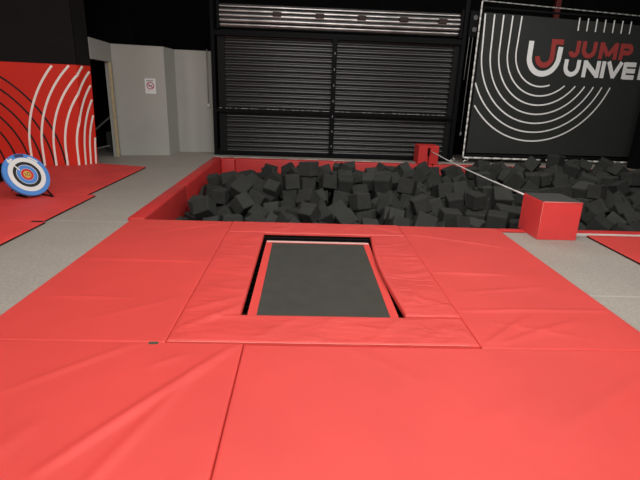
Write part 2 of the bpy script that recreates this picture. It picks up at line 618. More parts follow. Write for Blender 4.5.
o = obj('trampoline_pad', pad_bm(rect(0.795, 1.222 - G_, 3.125, 5.165), ztop=0.012, res=0.03, r=0.018, amp=0.007, nscale=4.5, warp=lip, creases=[
    crease((0.85, 3.5), (1.18, 3.3), 0.03, 0.006), crease((0.84, 3.9), (1.18, 4.0), 0.03, 0.006),
    crease((0.84, 4.4), (1.18, 4.42), 0.025, 0.005), crease((0.86, 4.75), (1.18, 4.9), 0.025, 0.006),
    crease((0.85, 3.25), (1.1, 3.75), 0.03, 0.007)]), [mat_pad])
tag(o, 'wrinkled red pad along the right edge of the trampoline, its inner edge curling up', 'pad')
o = obj('trampoline_pad', pad_bm(rect(-0.885 + G_, 1.222 - G_, 5.208, 5.652), ztop=0.006, res=0.035, r=0.016, amp=0.006, nscale=3.5, creases=[
    crease((-0.4, 5.25), (0.0, 5.6), 0.03, 0.005), crease((0.4, 5.25), (0.6, 5.6), 0.03, 0.004), crease((0.9, 5.6), (1.2, 5.3), 0.03, 0.006)]), [mat_pad])
tag(o, 'red pad strip between the far end of the trampoline and the foam pit', 'pad')

# the trampoline itself
tr = empty('trampoline', (0.17, 4.0, FZ), 'flat ground level trampoline with a charcoal bed and red webbing border', 'trampoline')
bm = bmesh.new()
N = 24
vs = [[bm.verts.new((-0.335 + 1.025 * i / N, 3.00 + 1.93 * j / N, -0.033 - 0.012 * math.sin(PI * i / N) * math.sin(PI * j / N))) for i in range(N + 1)] for j in range(N + 1)]
for j in range(N):
    for i in range(N):
        bm.faces.new((vs[j][i], vs[j][i + 1], vs[j + 1][i + 1], vs[j + 1][i])).smooth = True
keep(obj('bed', bm, mat_bed), tr)
bm = bmesh.new()
for a, b in (((-0.405, 3.00), (-0.335, 4.985)), ((0.69, 3.00), (0.755, 4.985)), ((-0.335, 4.931), (0.69, 4.985))):
    box(bm, (*a, -0.040), (*b, -0.030))
keep(obj('webbing_border', bm, mat_border), tr)
bm = bmesh.new()
box(bm, (-0.400, 4.935, -0.0295), (0.750, 4.985, -0.024), bev=0.002)
keep(obj('hem', bm, mat_hem), tr)
bm = bmesh.new()
for a, b in (((-0.55, 2.92), (-0.50, 5.20)), ((0.84, 2.92), (0.89, 5.20)), ((-0.50, 2.92), (0.84, 2.97)), ((-0.50, 5.15), (0.84, 5.20))):
    box(bm, (*a, -0.10), (*b, -0.045))
keep(obj('frame', bm, mat_steel), tr)
for k in range(16):
    y = 3.1 + k * 0.12
    for s, xa, xb in ((-1, -0.50, -0.405), (1, 0.84, 0.755)):
        bm = bmesh.new()
        pts = [(xa + (xb - xa) * i / 14, y + 0.008 * (i % 2 * 2 - 1), -0.07 + 0.03 * i / 14) for i in range(15)]
        tube(bm, pts, 0.004, 5)
        keep(obj('spring', bm, mat_black), tr)

# mats along the left aisle
Lm = [('nearest red mat on the left beside the grey aisle, cut by the photo edge', rect(-6.6, -3.105, 3.0, 5.455 - G_)),
      ('red mat on the left under the round archery target', rect(-6.6, -3.14, 5.455 + G_, 6.93 - G_)),
      ('farthest dark red mat on the left, at the foot of the ring patterned red wall', rect(-6.6, -3.27, 6.93 + G_, 9.63))]


def back_edge(v):
    y1 = 9.63
    y0 = 6.93
    if v.x < -4.532:
        b = 9.605 + (v.x + 4.532) * 0.2905 - 0.02
    elif v.x < -4.361:
        b = 9.605 + (v.x + 4.532) * 1.825 - 0.02
    else:
        b = 9.63 + (9.917 - 9.63) * (-3.27 - v.x) / 1.09
    t = max(0, (v.y - y0) / (y1 - y0))
    v.y += (b - y1) * t
    return v


for k, (lb, P) in enumerate(Lm):
    o = obj('floor_mat', pad_bm(P, res=0.12, r=0.010, amp=0.003, side_mi=1, warp=back_edge if k == 2 else None,
                                creases=[crease((-4.6, 6.2), (-3.3, 6.1), 0.04, 0.003)] if k == 1 else ()), [mat_mat_dk, mat_edge])
    tag(o, lb, 'mat')
    if k == 1:
        t = bmesh.new()
        box(t, (-3.25, 5.40, -0.010), (-3.11, 5.445, 0.006), bev=0.004)
        tab = obj('velcro_tab', t, mat_edge, o)
        tab['label'] = 'black velcro tab at the mat corner'
o = obj('floor_mat', pad_bm(rect(3.575, 6.2, 2.4, 5.44), res=0.12, r=0.010, side_mi=1), [mat_mat, mat_edge])
tag(o, 'red mat on the right edge of the photo, behind the grey floor strip', 'mat')

# ------------------------------------------------------------------ foam pit surround
def pit_pad(name_label, a, b, top, r, group=None):
    bm = bmesh.new()
    box(bm, a, b, bev=r, seg=4)
    for f in bm.faces:
        f.smooth = True
    o = obj('pit_wall_pad', bm, mat_pit)
    return tag(o, name_label, 'pad', group)


pit_pad('near red padded block along the left side of the foam pit', (-2.215, 5.665, -0.80), (-2.0, 7.872, 0.012), 0, 0.035)
pit_pad('far red padded block along the left side of the foam pit, up to the corner', (-2.215, 7.880, -0.80), (-2.0, 11.33, 0.012), 0, 0.035)
edges = [-1.995, -1.66, 0.735, 3.12, 5.45, 8.2]
names = ['narrow red back pad of the foam pit in its left corner', 'red back pad of the foam pit left of the shutter middle post',
         'red back pad of the foam pit reaching to the small far red box', 'red back pad of the foam pit under the left end of the banner',
         'rightmost red back pad of the foam pit, mostly buried by foam cubes']
for k in range(5):
    pit_pad(names[k], (edges[k] + 0.003, 11.11, -0.80), (edges[k + 1] - 0.003, 11.33, 0.004 + 0.004 * (k % 2)), 0, 0.028)
# red capping along the near side of the pit, right of the mats, with its pale metal edge
pit_pad('thin red capping strip along the near pit edge, right of the red box', (3.36, 5.53, FZ), (8.4, 5.66, 0.004), 0, 0.010)
pit_pad('short red capping strip at the near pit edge, between mat and red box', (2.515, 5.56, FZ), (2.845, 5.66, -0.002), 0, 0.010)
bm = bmesh.new()
box(bm, (3.36, 5.495, FZ), (8.4, 5.528, -0.004), bev=0.003)
struct('trim_1', bm, M_('white_metal_edge', (0.66, 0.62, 0.58), 0.5, 0.4))
bm = bmesh.new()
box(bm, (-2.2, 11.345, FZ), (8.2, 11.375, 0.016), bev=0.004)
struct('trim_2', bm, mat_alu)

# ------------------------------------------------------------------ red boxes and the white line between them
nb = empty('anchor_box', (3.10, 5.55, FZ), 'large red vinyl box with dark grey top on the near edge of the foam pit', 'box')
bm = bmesh.new()
x0, x1, y0, y1, z1 = 2.862, 3.350, 5.292, 5.815, 0.440
w = 0.03
box(bm, (x0, y0, FZ), (x1, y0 + w, z1), bev=0.006)
box(bm, (x0, y1 - w, FZ), (x1, y1, z1), bev=0.006)
box(bm, (x0, y0 + w, FZ), (x0 + w, y1 - w, z1), bev=0.006)
box(bm, (x1 - w, y0 + w, FZ), (x1, y1 - w, z1), bev=0.006)
keep(obj('body', bm, mat_box), nb)
bm = bmesh.new()
box(bm, (x0 + 0.004, y0 + 0.014, z1 + 0.0005), (x1 - 0.004, y1 - 0.004, z1 + 0.007), bev=0.003)
o = keep(obj('top_panel', bm, M_('dark_top_panel', (0.060, 0.060, 0.057), 0.9, 0.1)), nb)
o['label'] = 'dark grey top of the box'
bm = bmesh.new()
tube(bm, [(x0 + 0.005, y0 + 0.002, z1), (x1 - 0.005, y0 + 0.002, z1)], 0.007, 6)
tube(bm, [(x0 + 0.003, y0 + 0.002, z1 - 0.005), (x0 + 0.003, y0 + 0.002, FZ + 0.01)], 0.003, 6)
keep(obj('piping', bm, mat_pipe), nb)

fb = empty('anchor_box', (2.99, 11.36, 0.0), 'small far red box with a dark slot, on the back pad before the shutter', 'box')
bm = bmesh.new()
x0, x1, y0, y1, z0, z1 = 2.745, 3.235, 11.14, 11.60, 0.014, 0.452
box(bm, (x0, y0, z0), (2.965, y1, z1), bev=0.008)
box(bm, (3.030, y0, z0), (x1, y1, z1), bev=0.008)
box(bm, (2.965, y0, 0.40), (3.030, y1, z1), bev=0.002)
box(bm, (2.965, y0, z0), (2.984, y1, 0.20), bev=0.002)
box(bm, (3.011, y0, z0), (3.030, y1, 0.20), bev=0.002)
keep(obj('body', bm, M_('red_vinyl_far_box', (0.60, 0.030, 0.028), 0.5, 0.45)), fb)
bm = bmesh.new()
box(bm, (2.966, y0 + 0.10, 0.202), (3.029, y0 + 0.14, 0.398))
box(bm, (2.985, y0 + 0.06, z0), (3.010, y0 + 0.10, 0.20))
keep(obj('slot', bm, mat_black), fb)
bm = bmesh.new()
tube(bm, [(3.0, y0 + 0.10, 0.345), (3.0, y0 + 0.02, 0.345), (3.0, y0 - 0.012, 0.335)], 0.012, 6)
keep(obj('hook', bm, mat_steel), fb)

bm = bmesh.new()
A0, A1 = Vector((2.845, 5.79, 0.428)), Vector((3.045, 11.128, 0.325))
tube(bm, [A0 + (A1 - A0) * i / 20 - Vector((0, 0, 0.03 * math.sin(PI * i / 20))) for i in range(21)], 0.0115, 8)
o = obj('slackline', bm, mat_rope)
tag(o, 'white line stretched over the foam pit between the two red boxes', 'slackline')

# ------------------------------------------------------------------ archery target
tg = empty('archery_target', (-3.9, 6.75, 0.0), 'round blue and white archery target with yellow centre, leaning on a black stand', 'target')
nrm = Vector((0.775, -0.40, 0.46)).normalized()
up = (Vector((0, 0, 1)) - nrm * nrm.z).normalized()
rt = up.cross(nrm)
TC = Vector((-3.98, 6.71, 0.315))
TR = 0.320


def PT(u, v, off):
    return TC + rt * u + up * v + nrm * off


bm = bmesh.new()
radii = [0, .15, .165, .27, .28, .44, .46, .60, .62, .80, .985, 1.0]
mats_r = [3, 3, 4, 4, 1, 0, 1, 2, 1, 1, 0, 0]
SEG = 48
prev = [bm.verts.new(PT(0, 0, 0.02))]
ringsv = []
for k, rr in enumerate(radii[1:]):
    cur = [bm.verts.new(PT(TR * rr * math.cos(2 * PI * s / SEG), TR * rr * math.sin(2 * PI * s / SEG), 0.02 if rr < 0.99 else 0.012)) for s in range(SEG)]
    mi = [3, 3, 4, 1, 0, 1, 2, 1, 1, 0, 0][k]
    if k == 8:
        mi = 1
    for s in range(SEG):
        if len(prev) == 1:
            f = bm.faces.new((prev[0], cur[s], cur[(s + 1) % SEG]))
        else:
            f = bm.faces.new((prev[s], cur[s], cur[(s + 1) % SEG], prev[(s + 1) % SEG]))
        f.material_index = mi
    prev = cur
bk = [bm.verts.new(PT(TR * math.cos(2 * PI * s / SEG), TR * math.sin(2 * PI * s / SEG), -0.02)) for s in range(SEG)]
for s in range(SEG):
    bm.faces.new((prev[s], bk[s], bk[(s + 1) % SEG], prev[(s + 1) % SEG])).material_index = 0
bm.faces.new(bk[::-1]).material_index = 2
# numeral 10, dark maker's patch, a pale scratch, and glare painted as white rim arcs
ribbon(bm, PT, [(-0.030, -0.028), (-0.030, 0.030)], 0.011, 0.0225, 2)
ribbon(bm, PT, [(0.014 + 0.019 * math.cos(2 * PI * k / 20), 0.029 * math.sin(2 * PI * k / 20)) for k in range(21)], 0.010, 0.0225, 2)
ribbon(bm, PT, [(TR * 0.90 * math.sin(a), TR * 0.90 * math.cos(a)) for a in [-0.22 + 0.04 * k for k in range(12)]], 0.045, 0.0225, 5)
ribbon(bm, PT, [(TR * 0.86 * math.sin(a), TR * 0.86 * math.cos(a)) for a in [-0.75 + 0.04 * k for k in range(9)]], 0.030, 0.0225, 1)
ribbon(bm, PT, [(-0.19, 0.255), (-0.075, 0.075)], 0.020, 0.0228, 1)
ribbon(bm, PT, [(TR * 0.855 * math.sin(a), TR * 0.855 * math.cos(a)) for a in [0.42 + 0.04 * k for k in range(14)]], 0.024, 0.0225, 1)
keep(obj('face', bm, [mat_blue, mat_white, mat_tblk, mat_yel, mat_tred, mat_navy]), tg)
for a, b in ((PT(-0.20, -0.26, -0.035), Vector((-3.99, 6.63, 0.012))), (PT(0.20, -0.24, -0.035), Vector((-3.655, 6.713, 0.012))),
             (PT(0, 0.20, -0.035), Vector((-4.42, 7.02, 0.012)))):
    bm = bmesh.new()
    tube(bm, [a, b], 0.013, 6)
    if b.x > -4.3:
        tube(bm, [b, b + Vector((-0.20, 0.10, 0))], 0.012, 6)
    keep(obj('stand_leg', bm, mat_steel), tg)
bm = bmesh.new()
tube(bm, [PT(-0.20, -0.26, -0.035), PT(0.20, -0.24, -0.035)], 0.012, 6)
tube(bm, [PT(-0.20, -0.26, -0.035), PT(0, 0.20, -0.035), PT(0.20, -0.24, -0.035)], 0.012, 6)
keep(obj('stand_frame', bm, mat_steel), tg)

# black low case at the left edge of the picture
eb = empty('equipment_case', (-5.25, 7.55, 0.0), 'low black case behind the archery target, mostly cut by the left photo edge', 'case')
bm = bmesh.new()
box(bm, (-5.62, 7.42, 0.002), (-4.985, 7.82, 0.20), bev=0.015)
keep(obj('body', bm, mat_steel), eb)
bm = bmesh.new()
box(bm, (-5.63, 7.41, 0.203), (-4.975, 7.83, 0.29), bev=0.02)
keep(obj('lid', bm, mat_steel), eb)

# ------------------------------------------------------------------ shutter and its black frame
rs = empty('roller_shutter', (0.8, 12.15, FZ), 'wide dark corrugated roller shutter with a bright coiled hood', 'shutter')
SX0, SX1, SY = -2.13, 3.74, 12.16


def slats(x0, x1, z0, z1, pitch, depth, y, mats, name):
    bm = bmesh.new()
    n = max(1, round((z1 - z0) / pitch))
    prof = []
    for k in range(n):
        for t, d in ((0.0, 0), (0.10, 0), (0.16, .35), (0.30, .8), (0.50, 1), (0.70, .8), (0.84, .35), (0.90, 0)):
            prof.append((z0 + (k + t) * (z1 - z0) / n, y - depth * d))
    prof.append((z1, y))
    nx = 2
    rows = [[bm.verts.new((x0 + (x1 - x0) * i / nx, yy, z)) for i in range(nx + 1)] for z, yy in prof]
    for a, b in zip(rows, rows[1:]):
        for i in range(nx):
            bm.faces.new((a[i], a[i + 1], b[i + 1], b[i])).smooth = True
    return obj(name, bm, mats)


keep(slats(SX0, SX1, 0.02, 2.98, 0.122, 0.042, SY, mat_curtain, 'curtain'), rs)
bm = bmesh.new()
rows = []
ZH0, ZH1 = 2.965, 3.50
prof = []
for k in range(5):
    for t in (0.0, .10, .20, .30, .42, .55, .66, .76, .86):
        bul = -0.7 if t < .15 else math.sin(PI * min(1, (t - .1) / .84)) ** .5
        z = ZH0 + (k + t) / 5 * (ZH1 - ZH0)
        c = (z - (ZH0 + ZH1) / 2) / ((ZH1 - ZH0) / 2)
        prof.append((z, SY - 0.05 - 0.16 * math.sqrt(max(0, 1 - (0.92 * c) ** 2)) - 0.038 * bul, 1 if t < .15 or t > .8 else 0))
prof.append((ZH1, SY - 0.05, 1))
rows = [[bm.verts.new((x, y, z)) for x in (-2.07, 0.8, 3.63)] for z, y, q in prof]
for a, b, pp in zip(rows, rows[1:], prof):
    for i in range(2):
        f = bm.faces.new((a[i], a[i + 1], b[i + 1], b[i]))
        f.smooth = pp[2] == 0
        f.material_index = pp[2]  # dark steel in the grooves paints the shade between bright ribs
keep(obj('coil_hood', bm, [mat_hood, mat_curtain]), rs)
for x in (-0.72, 0.28, 1.27, 2.27, 3.20):
    bm = bmesh.new()
    box(bm, (x - 0.10, SY - 0.30, 3.235), (x + 0.10, SY - 0.20, 3.335), bev=0.012)
    keep(obj('lug', bm, mat_lug), rs)
for s, x in ((-1, -2.10), (1, 3.66)):
    bm = bmesh.new()
    box(bm, (x - 0.03, SY - 0.28, 2.93), (x + 0.03, SY + 0.02, 3.56), bev=0.006)
    keep(obj('end_plate', bm, mat_steel), rs)
for x0, x1 in ((SX0 - 0.04, SX0 + 0.14), (SX1 - 0.14, SX1 + 0.02)):
    bm = bmesh.new()
    box(bm, (x0, SY - 0.07, FZ), (x1, SY - 0.03, 2.95), bev=0.004)
    o = keep(obj('guide_rail', bm, M_('guide_rail_steel', (0.010, 0.010, 0.010), 0.6, 0.1)), rs)
bm = bmesh.new()
box(bm, (SX0, SY - 0.055, 0.0), (SX1, SY - 0.02, 0.06), bev=0.006)
keep(obj('bottom_bar', bm, mat_steel), rs)
bm = bmesh.new()
box(bm, (3.86, SY - 0.22, 2.98), (4.06, SY, 3.55), bev=0.01)
mo = keep(obj('motor_bracket', bm, mat_steel), rs)
for z in (3.40, 3.14):
    bm = bmesh.new()
    for k in range(2):
        tube(bm, [(3.98, SY - 0.255 + k * 0.012, z), (3.98, SY - 0.22, z)], 0.055 - 0.03 * k, 14)
    b_ = obj('bolt', bm, M_('dull_bolt', (0.06, 0.06, 0.06), 0.5, 0.4), mo)
bm = bmesh.new()
for x, zb in ((3.985, 0.72), (3.90, 2.0)):
    tube(bm, [(x, SY - 0.2, 2.98), (x - 0.01, SY - 0.2, zb)], 0.008, 6)
box(bm, (3.955, SY - 0.22, 0.66), (3.995, SY - 0.18, 0.74), bev=0.006)
keep(obj('pull_chain', bm, M_('dull_chain', (0.16, 0.16, 0.16), 0.5, 0.4)), rs)

nf = empty('net_frame', (0.8, 11.99, FZ), 'black steel frame with a mid rail standing before the dark shutter', 'frame')
FY = 11.99


def member(name, a, b, parent=nf, m=mat_steel):
    bm = bmesh.new()
    box(bm, a, b, bev=0.006)
    return keep(obj(name, bm, m), parent)


member('post', (-2.305, FY, FZ), (-2.215, FY + 0.08, 4.66))
member('post', (0.620, FY, 0.06), (0.730, FY + 0.08, 2.86))
member('post', (3.74, FY, FZ), (3.84, FY + 0.08, 4.66))
member('rail', (-2.215, FY + 0.005, 2.80), (3.74, FY + 0.075, 2.92))
member('rail', (-2.215, FY + 0.005, 1.035), (0.62, FY + 0.075, 1.125))
member('rail', (0.73, FY + 0.005, 1.035), (3.74, FY + 0.075, 1.125))
member('rail', (-2.215, FY + 0.005, FZ), (3.74, FY + 0.075, 0.055))
mat_tie2 = M_('grey_tie', (0.36, 0.355, 0.34), 0.7, 0.2)
rnd = random.Random(3)
for k in range(46):
    x = -2.1 + k * 0.127 + rnd.uniform(-0.03, 0.03)
    if abs(x - 0.675) < 0.1 or rnd.random() < 0.25:
        continue
    bm = bmesh.new()
    l = rnd.uniform(0.02, 0.05)
    box(bm, (x - l, FY - 0.004, 1.128), (x + l, FY + 0.05, 1.140), bev=0.002)
    keep(obj('cable_tie', bm, mat_tie2), nf)
for z in [0.25 + 0.37 * k for k in range(7)]:
    bm = bmesh.new()
    box(bm, (0.668, FY - 0.006, z), (0.690, FY + 0.004, z + 0.05), bev=0.002)
    keep(obj('cable_tie', bm, M_('dim_tie', (0.22, 0.22, 0.21), 0.6)), nf)

bm = bmesh.new()
pipe_x, pipe_y = -2.485, 12.40
cd = empty('cable_conduit', (pipe_x, pipe_y, 1.16), 'thin grey cable conduit on the grey wall beside the shutter frame', 'conduit')
tube(bm, [(pipe_x, pipe_y, 2.5), (pipe_x, pipe_y, 1.20)], 0.014, 8)
keep(obj('pipe', bm, mat_rail), cd)
bm = bmesh.new()
box(bm, (pipe_x - 0.04, pipe_y - 0.035, 1.12), (pipe_x + 0.04, pipe_y + 0.03, 1.21), bev=0.008)
keep(obj('socket_box', bm, M_('pale_plastic', (0.5, 0.5, 0.48), 0.5)), cd)

# ------------------------------------------------------------------ prohibition sign on the grey wall
ga, gb = Vector((*G[2], 0)), Vector((*G[3], 0))
gd = (gb - ga).normalized()
gn = Vector((gd.y, -gd.x, 0))
SU = 0.79
SZ = 1.585


def PS(u, v, off):
    return ga + gd * (SU + u) + gn * (0.004 + off) + Vector((0, 0, SZ + v))


bm = bmesh.new()
c = [PS(-.12, -.17, 0), PS(.12, -.17, 0), PS(.12, .17, 0), PS(-.12, .17, 0)]
c2 = [PS(-.12, -.17, .006), PS(.12, -.17, .006), PS(.12, .17, .006), PS(-.12, .17, .006)]
quad(bm, c2)
for k in range(4):
    quad(bm, [c[k], c[(k + 1) % 4], c2[(k + 1) % 4], c2[k]])
for k in range(7):
    ribbon(bm, PS, [(-.075 + k * 0.022, .120), (-.062 + k * 0.022, .120)], 0.026, 0.0075, 1)
ribbon(bm, PS, arc(0, 0.01, 0.075, 0, 360, 32), 0.020, 0.0085, 2)
ribbon(bm, PS, [(-.052, .062), (.052, -.042)], 0.020, 0.0085, 2)
ribbon(bm, PS, [(-.045, .002), (.040, .002)], 0.018, 0.0075, 1)
ribbon(bm, PS, [(.030, .018), (.046, .040)], 0.010, 0.0075, 1)
ribbon(bm, PS, [(-.05, -.105), (-.02, -.105)], 0.012, 0.0075, 3)
o = obj('prohibition_sign', bm, [M_('sign_white', (0.70, 0.70, 0.69), 0.5), mat_tblk, mat_signred, mat_rail])
tag(o, 'small white prohibition sign with a red barred circle on the grey wall', 'sign')

# stair rail in the dark doorway
hr = empty('stair_handrail', (-4.95, 11.9, FZ), 'grey stair handrail just visible through the dark doorway', 'handrail')
bm = bmesh.new()
tube(bm, [(-5.45, 12.0, 0.33), (-4.78, 12.0, 0.885)], 0.022, 8)
keep(obj('top_rail', bm, mat_rail), hr)
bm = bmesh.new()
tube(bm, [(-5.5, 11.5, -0.02), (-4.72, 11.5, 0.18)], 0.016, 8)
keep(obj('lower_rail', bm, mat_rail), hr)
bm = bmesh.new()
box(bm, (-4.98, 11.95, FZ), (-4.86, 12.05, 0.46), bev=0.01)
keep(obj('post', bm, M_('dim_post', (0.05, 0.05, 0.05), 0.7)), hr)

# ------------------------------------------------------------------ banner
BA = Vector((4.10, 11.90, 0))
BD = Vector((4.884, 0.70, 0)).normalized()
BN = Vector((BD.y, -BD.x, 0))
BU1 = 6.25


def PB(u, v, off):
    return BA + BD * u + BN * off + Vector((0, 0, v))


bn = empty('banner', tuple(PB(3.1, 0.0, 0)), 'large charcoal banner with white ring lines and a red and white logo', 'banner')
bm = bmesh.new()
NU, NV = 30, 16


vs = [[bm.verts.new(PB(0.06 + (6.10 - 0.06) * i / NU, 0.235 - 0.012 * (i / NU * 6) / 1 + (3.525 - 0.235) * j / NV, 0)) for i in range(NU + 1)] for j in range(NV + 1)]
for j in range(NV):
    for i in range(NU):
        bm.faces.new((vs[j][i], vs[j][i + 1], vs[j + 1][i + 1], vs[j + 1][i]))
keep(obj('cloth', bm, mat_sheet), bn)
bm = bmesh.new()
CU, CV = 1.835, 2.715
for k in range(7):
    r = 0.80 + 0.226 * k
    p = arc(CU, CV, r, 180, 360 - math.degrees(math.asin((CV - 1.96) / r)), 60)
    if k < 5:
        p = [(CU - r - 0.012 * k + 0.012, 3.49), (CU - r, CV + 0.02)] + p
    else:
        p = [q for q in p if q[0] > 0.06]
    ribbon(bm, PB, p, 0.036, 0.012)
for k in range(7):
    ribbon(bm, PB, [(2.60 + 0.2435 * k, 3.545), (2.61 + 0.2435 * k, 3.255)], 0.032, 0.012)
keep(obj('ring_lines', bm, mat_print), bn)
# emblem: white U with a red J inside
em = empty('emblem', (0, 0, 0), 'x', 'x')
for k_ in ('label', 'category'):
    del em[k_]
em.parent = bn
em.matrix_parent_inverse = Matrix.Translation(bn.location).inverted()
bm = bmesh.new()
ribbon(bm, PB, [(1.41, 2.965)] + [(1.41, 2.66)] + arc(1.815, 2.625, 0.405, 180, 360, 40) + [(2.22, 2.66), (2.23, 2.865)], 0.135, 0.012)
obj('letter_u', bm, mat_print, em)
bm = bmesh.new()
ribbon(bm, PB, [(2.285, 2.975), (1.955, 2.975)], 0.12, 0.014)
ribbon(bm, PB, [(2.02, 2.93), (2.03, 2.62)], 0.125, 0.0135)
ribbon(bm, PB, [(2.03, 2.625)] + arc(1.83, 2.625, 0.20, 0, -180, 30), 0.125, 0.013)
obj('letter_j', bm, mat_printr, em)


def letter(ch, x, y, w, h, s):
    """strokes of a heavy round sans letter of box x, y, w, h and stroke s"""
    x1, y1 = x + w, y + h
    a = s / 2
    if ch == 'J':
        r = w / 2 - a
        return [[(x1 - a, y1), (x1 - a, y + r + a)] + arc(x1 - a - r, y + r + a, r, 0, -175, 20)]
    if ch == 'U':
        r = w / 2 - a
        return [[(x + a, y1), (x + a, y + r + a)] + arc(x + a + r, y + r + a, r, 180, 360, 24) + [(x1 - a, y + r + a), (x1 - a, y1)]]
    if ch == 'M':
        return [[(x + a, y), (x + a, y1)], [(x1 - a, y), (x1 - a, y1)], [(x + a * .9, y1 - .02), (x + w / 2, y + h * .22)], [(x1 - a * .9, y1 - .02), (x + w / 2, y + h * .22)]]
    if ch == 'P':
        r = h * .29
        return [[(x + a, y), (x + a, y1)], [(x + a, y1 - a), (x1 - r - a, y1 - a)] + arc(x1 - r - a * .2, y1 - a - r + a * .6, r - a * .6 + .0, 90, -90, 20) + [(x + a, y1 - 2 * r + a * .2)]]
    if ch == 'N':
        return [[(x + a, y), (x + a, y1)], [(x1 - a, y), (x1 - a, y1)], [(x + a * .8, y1 - a * .6), (x1 - a * .8, y + a * .6)]]
    if ch == 'I':
        return [[(x + w / 2, y), (x + w / 2, y1)]]
    if ch == 'V':
        return [[(x + a * 1.05, y1), (x + w / 2 + .01, y + .02)], [(x1 - a * 1.05, y1), (x + w / 2 - .01, y + .02)]]
    if ch == 'E':
        return [[(x + a, y), (x + a, y1)]] + [[(x + a, q), (x1, q)] for q in (y + a * .85, y + h / 2, y1 - a * .85)]
    if ch == 'R':
        return letter('P', x, y, w, h, s) + [[(x + w * .45, y + h * .45), (x1 - a * .8, y)]]
    if ch == 'S':
        r = h / 4 - a * .5 + .012
        cx = x + w / 2
        return [arc(cx, y1 - a - r, r, 30, 270, 18) + arc(cx, y + a + r, r, 90, -150, 18)]


def word(name, letters, y, h, s, m, off):
    bm = bmesh.new()
    for i, (ch, x, w) in enumerate(letters):
        for j, st in enumerate(letter(ch, x - 0.025, y, w, h, s)):
            ribbon(bm, PB, st, s, off + 0.0006 * j)
    return keep(obj(name, bm, m), bn)


word('lettering', [('J', 2.49, 0.30), ('U', 2.845, 0.42), ('M', 3.345, 0.53), ('P', 3.935, 0.37)], 2.635, 0.395, 0.112, mat_printr, 0.012)
word('lettering', [('U', 2.425, 0.465), ('N', 2.97, 0.49), ('I', 3.50, 0.115), ('V', 3.63, 0.50), ('E', 4.135, 0.37), ('R', 4.62, 0.42), ('S', 5.07, 0.37), ('E', 5.50, 0.37)], 2.185, 0.405, 0.112, mat_print, 0.012)
# tube frame and white lacing
bm = bmesh.new()


def bar(u0, v0, u1, v1, t=0.03):
    p = [PB(u0, v0, 0), PB(u1, v1, 0)]
    tube(bm, p, t, 8)


bar(0.03, 0.03, 0.03, 3.66, 0.035)
bar(0.03, 0.165, 6.2, 0.085, 0.045)
bar(0.03, 3.62, 6.2, 3.60, 0.025)
bar(6.2, 0.0, 6.2, 3.66, 0.035)
keep(obj('frame', bm, mat_black), bn)
bm = bmesh.new()


def lacing(u0, v0, u1, v1, w, seg, gap):
    L = math.hypot(u1 - u0, v1 - v0)
    n = int(L / seg)
    for k in range(n):
        a, b = k / n, (k + 1) / n - gap / L
        tube(bm, [PB(u0 + (u1 - u0) * a, v0 + (v1 - v0) * a, 0.055), PB(u0 + (u1 - u0) * b, v0 + (v1 - v0) * b, 0.055)], w, 6)


lacing(-0.035, 0.12, -0.045, 3.75, 0.019, 0.16, 0.006)
keep(obj('side_lacing', bm, mat_tie), bn)
bm = bmesh.new()
lacing(-0.02, 0.115, 2.20, 0.075, 0.024, 0.26, 0.02)
lacing(2.36, 0.072, 4.92, 0.03, 0.024, 0.26, 0.02)
keep(obj('bottom_lacing', bm, mat_tie), bn)
bm = bmesh.new()
lacing(-0.045, 3.755, 6.2, 3.64, 0.014, 0.20, 0.008)
keep(obj('top_lacing', bm, M_('dim_cord', (0.36, 0.36, 0.35), 0.7)), bn)
bm = bmesh.new()
for u in (-0.32, 0.06):
    tube(bm, [PB(u - .08, .0, .06), PB(u - .03, .05, .06), PB(u + .03, .02, .06), PB(u + .06, .07, .06), PB(u + .02, .10, .06)], 0.014, 6)
keep(obj('rope_tail', bm, mat_tie), bn)

# posts
bm = bmesh.new()
box(bm, (8.50, 11.72, FZ), (8.86, 11.95, 4.68), bev=0.01)
o = obj('steel_post', bm, mat_steel)
tag(o, 'thick black steel post at the right edge of the photo, before the banner', 'post')
bm = bmesh.new()
box(bm, (6.40, 13.0, FZ), (6.53, 13.13, 4.68), bev=0.008)
box(bm, (6.34, 13.01, FZ), (6.59, 13.12, 0.03), bev=0.004)
o = obj('steel_column', bm, mat_redsteel)
tag(o, 'slim dark red steel column rising behind the top of the banner', 'column')

# ------------------------------------------------------------------ foam cubes
def foam_mesh(seed):
    rnd = random.Random(seed)
    bm = bmesh.new()
    bmesh.ops.create_cube(bm, size=1.0)
    for v in bm.verts:
        v.co += Vector([rnd.uniform(-0.045, 0.015) * (1 if c > 0 else -1) for c in v.co])
    bmesh.ops.bevel(bm, geom=bm.edges[:], offset=0.065, segments=2, profile=0.5, affect='EDGES')
    bmesh.ops.subdivide_edges(bm, edges=[e for e in bm.edges if e.calc_length() > 0.5], cuts=3, use_grid_fill=True)
    for v in bm.verts:
        n = noise.noise(v.co * 2.3 + Vector((seed, 0, 0)))
        v.co -= v.co.normalized() * (0.018 + 0.022 * n)
    me = bpy.data.meshes.new('foam_cube')
    bm.normal_update()
    bm.to_mesh(me)
    bm.free()
    for p in me.polygons:
        p.use_smooth = False
    me.materials.append(mat_foam)
    return me


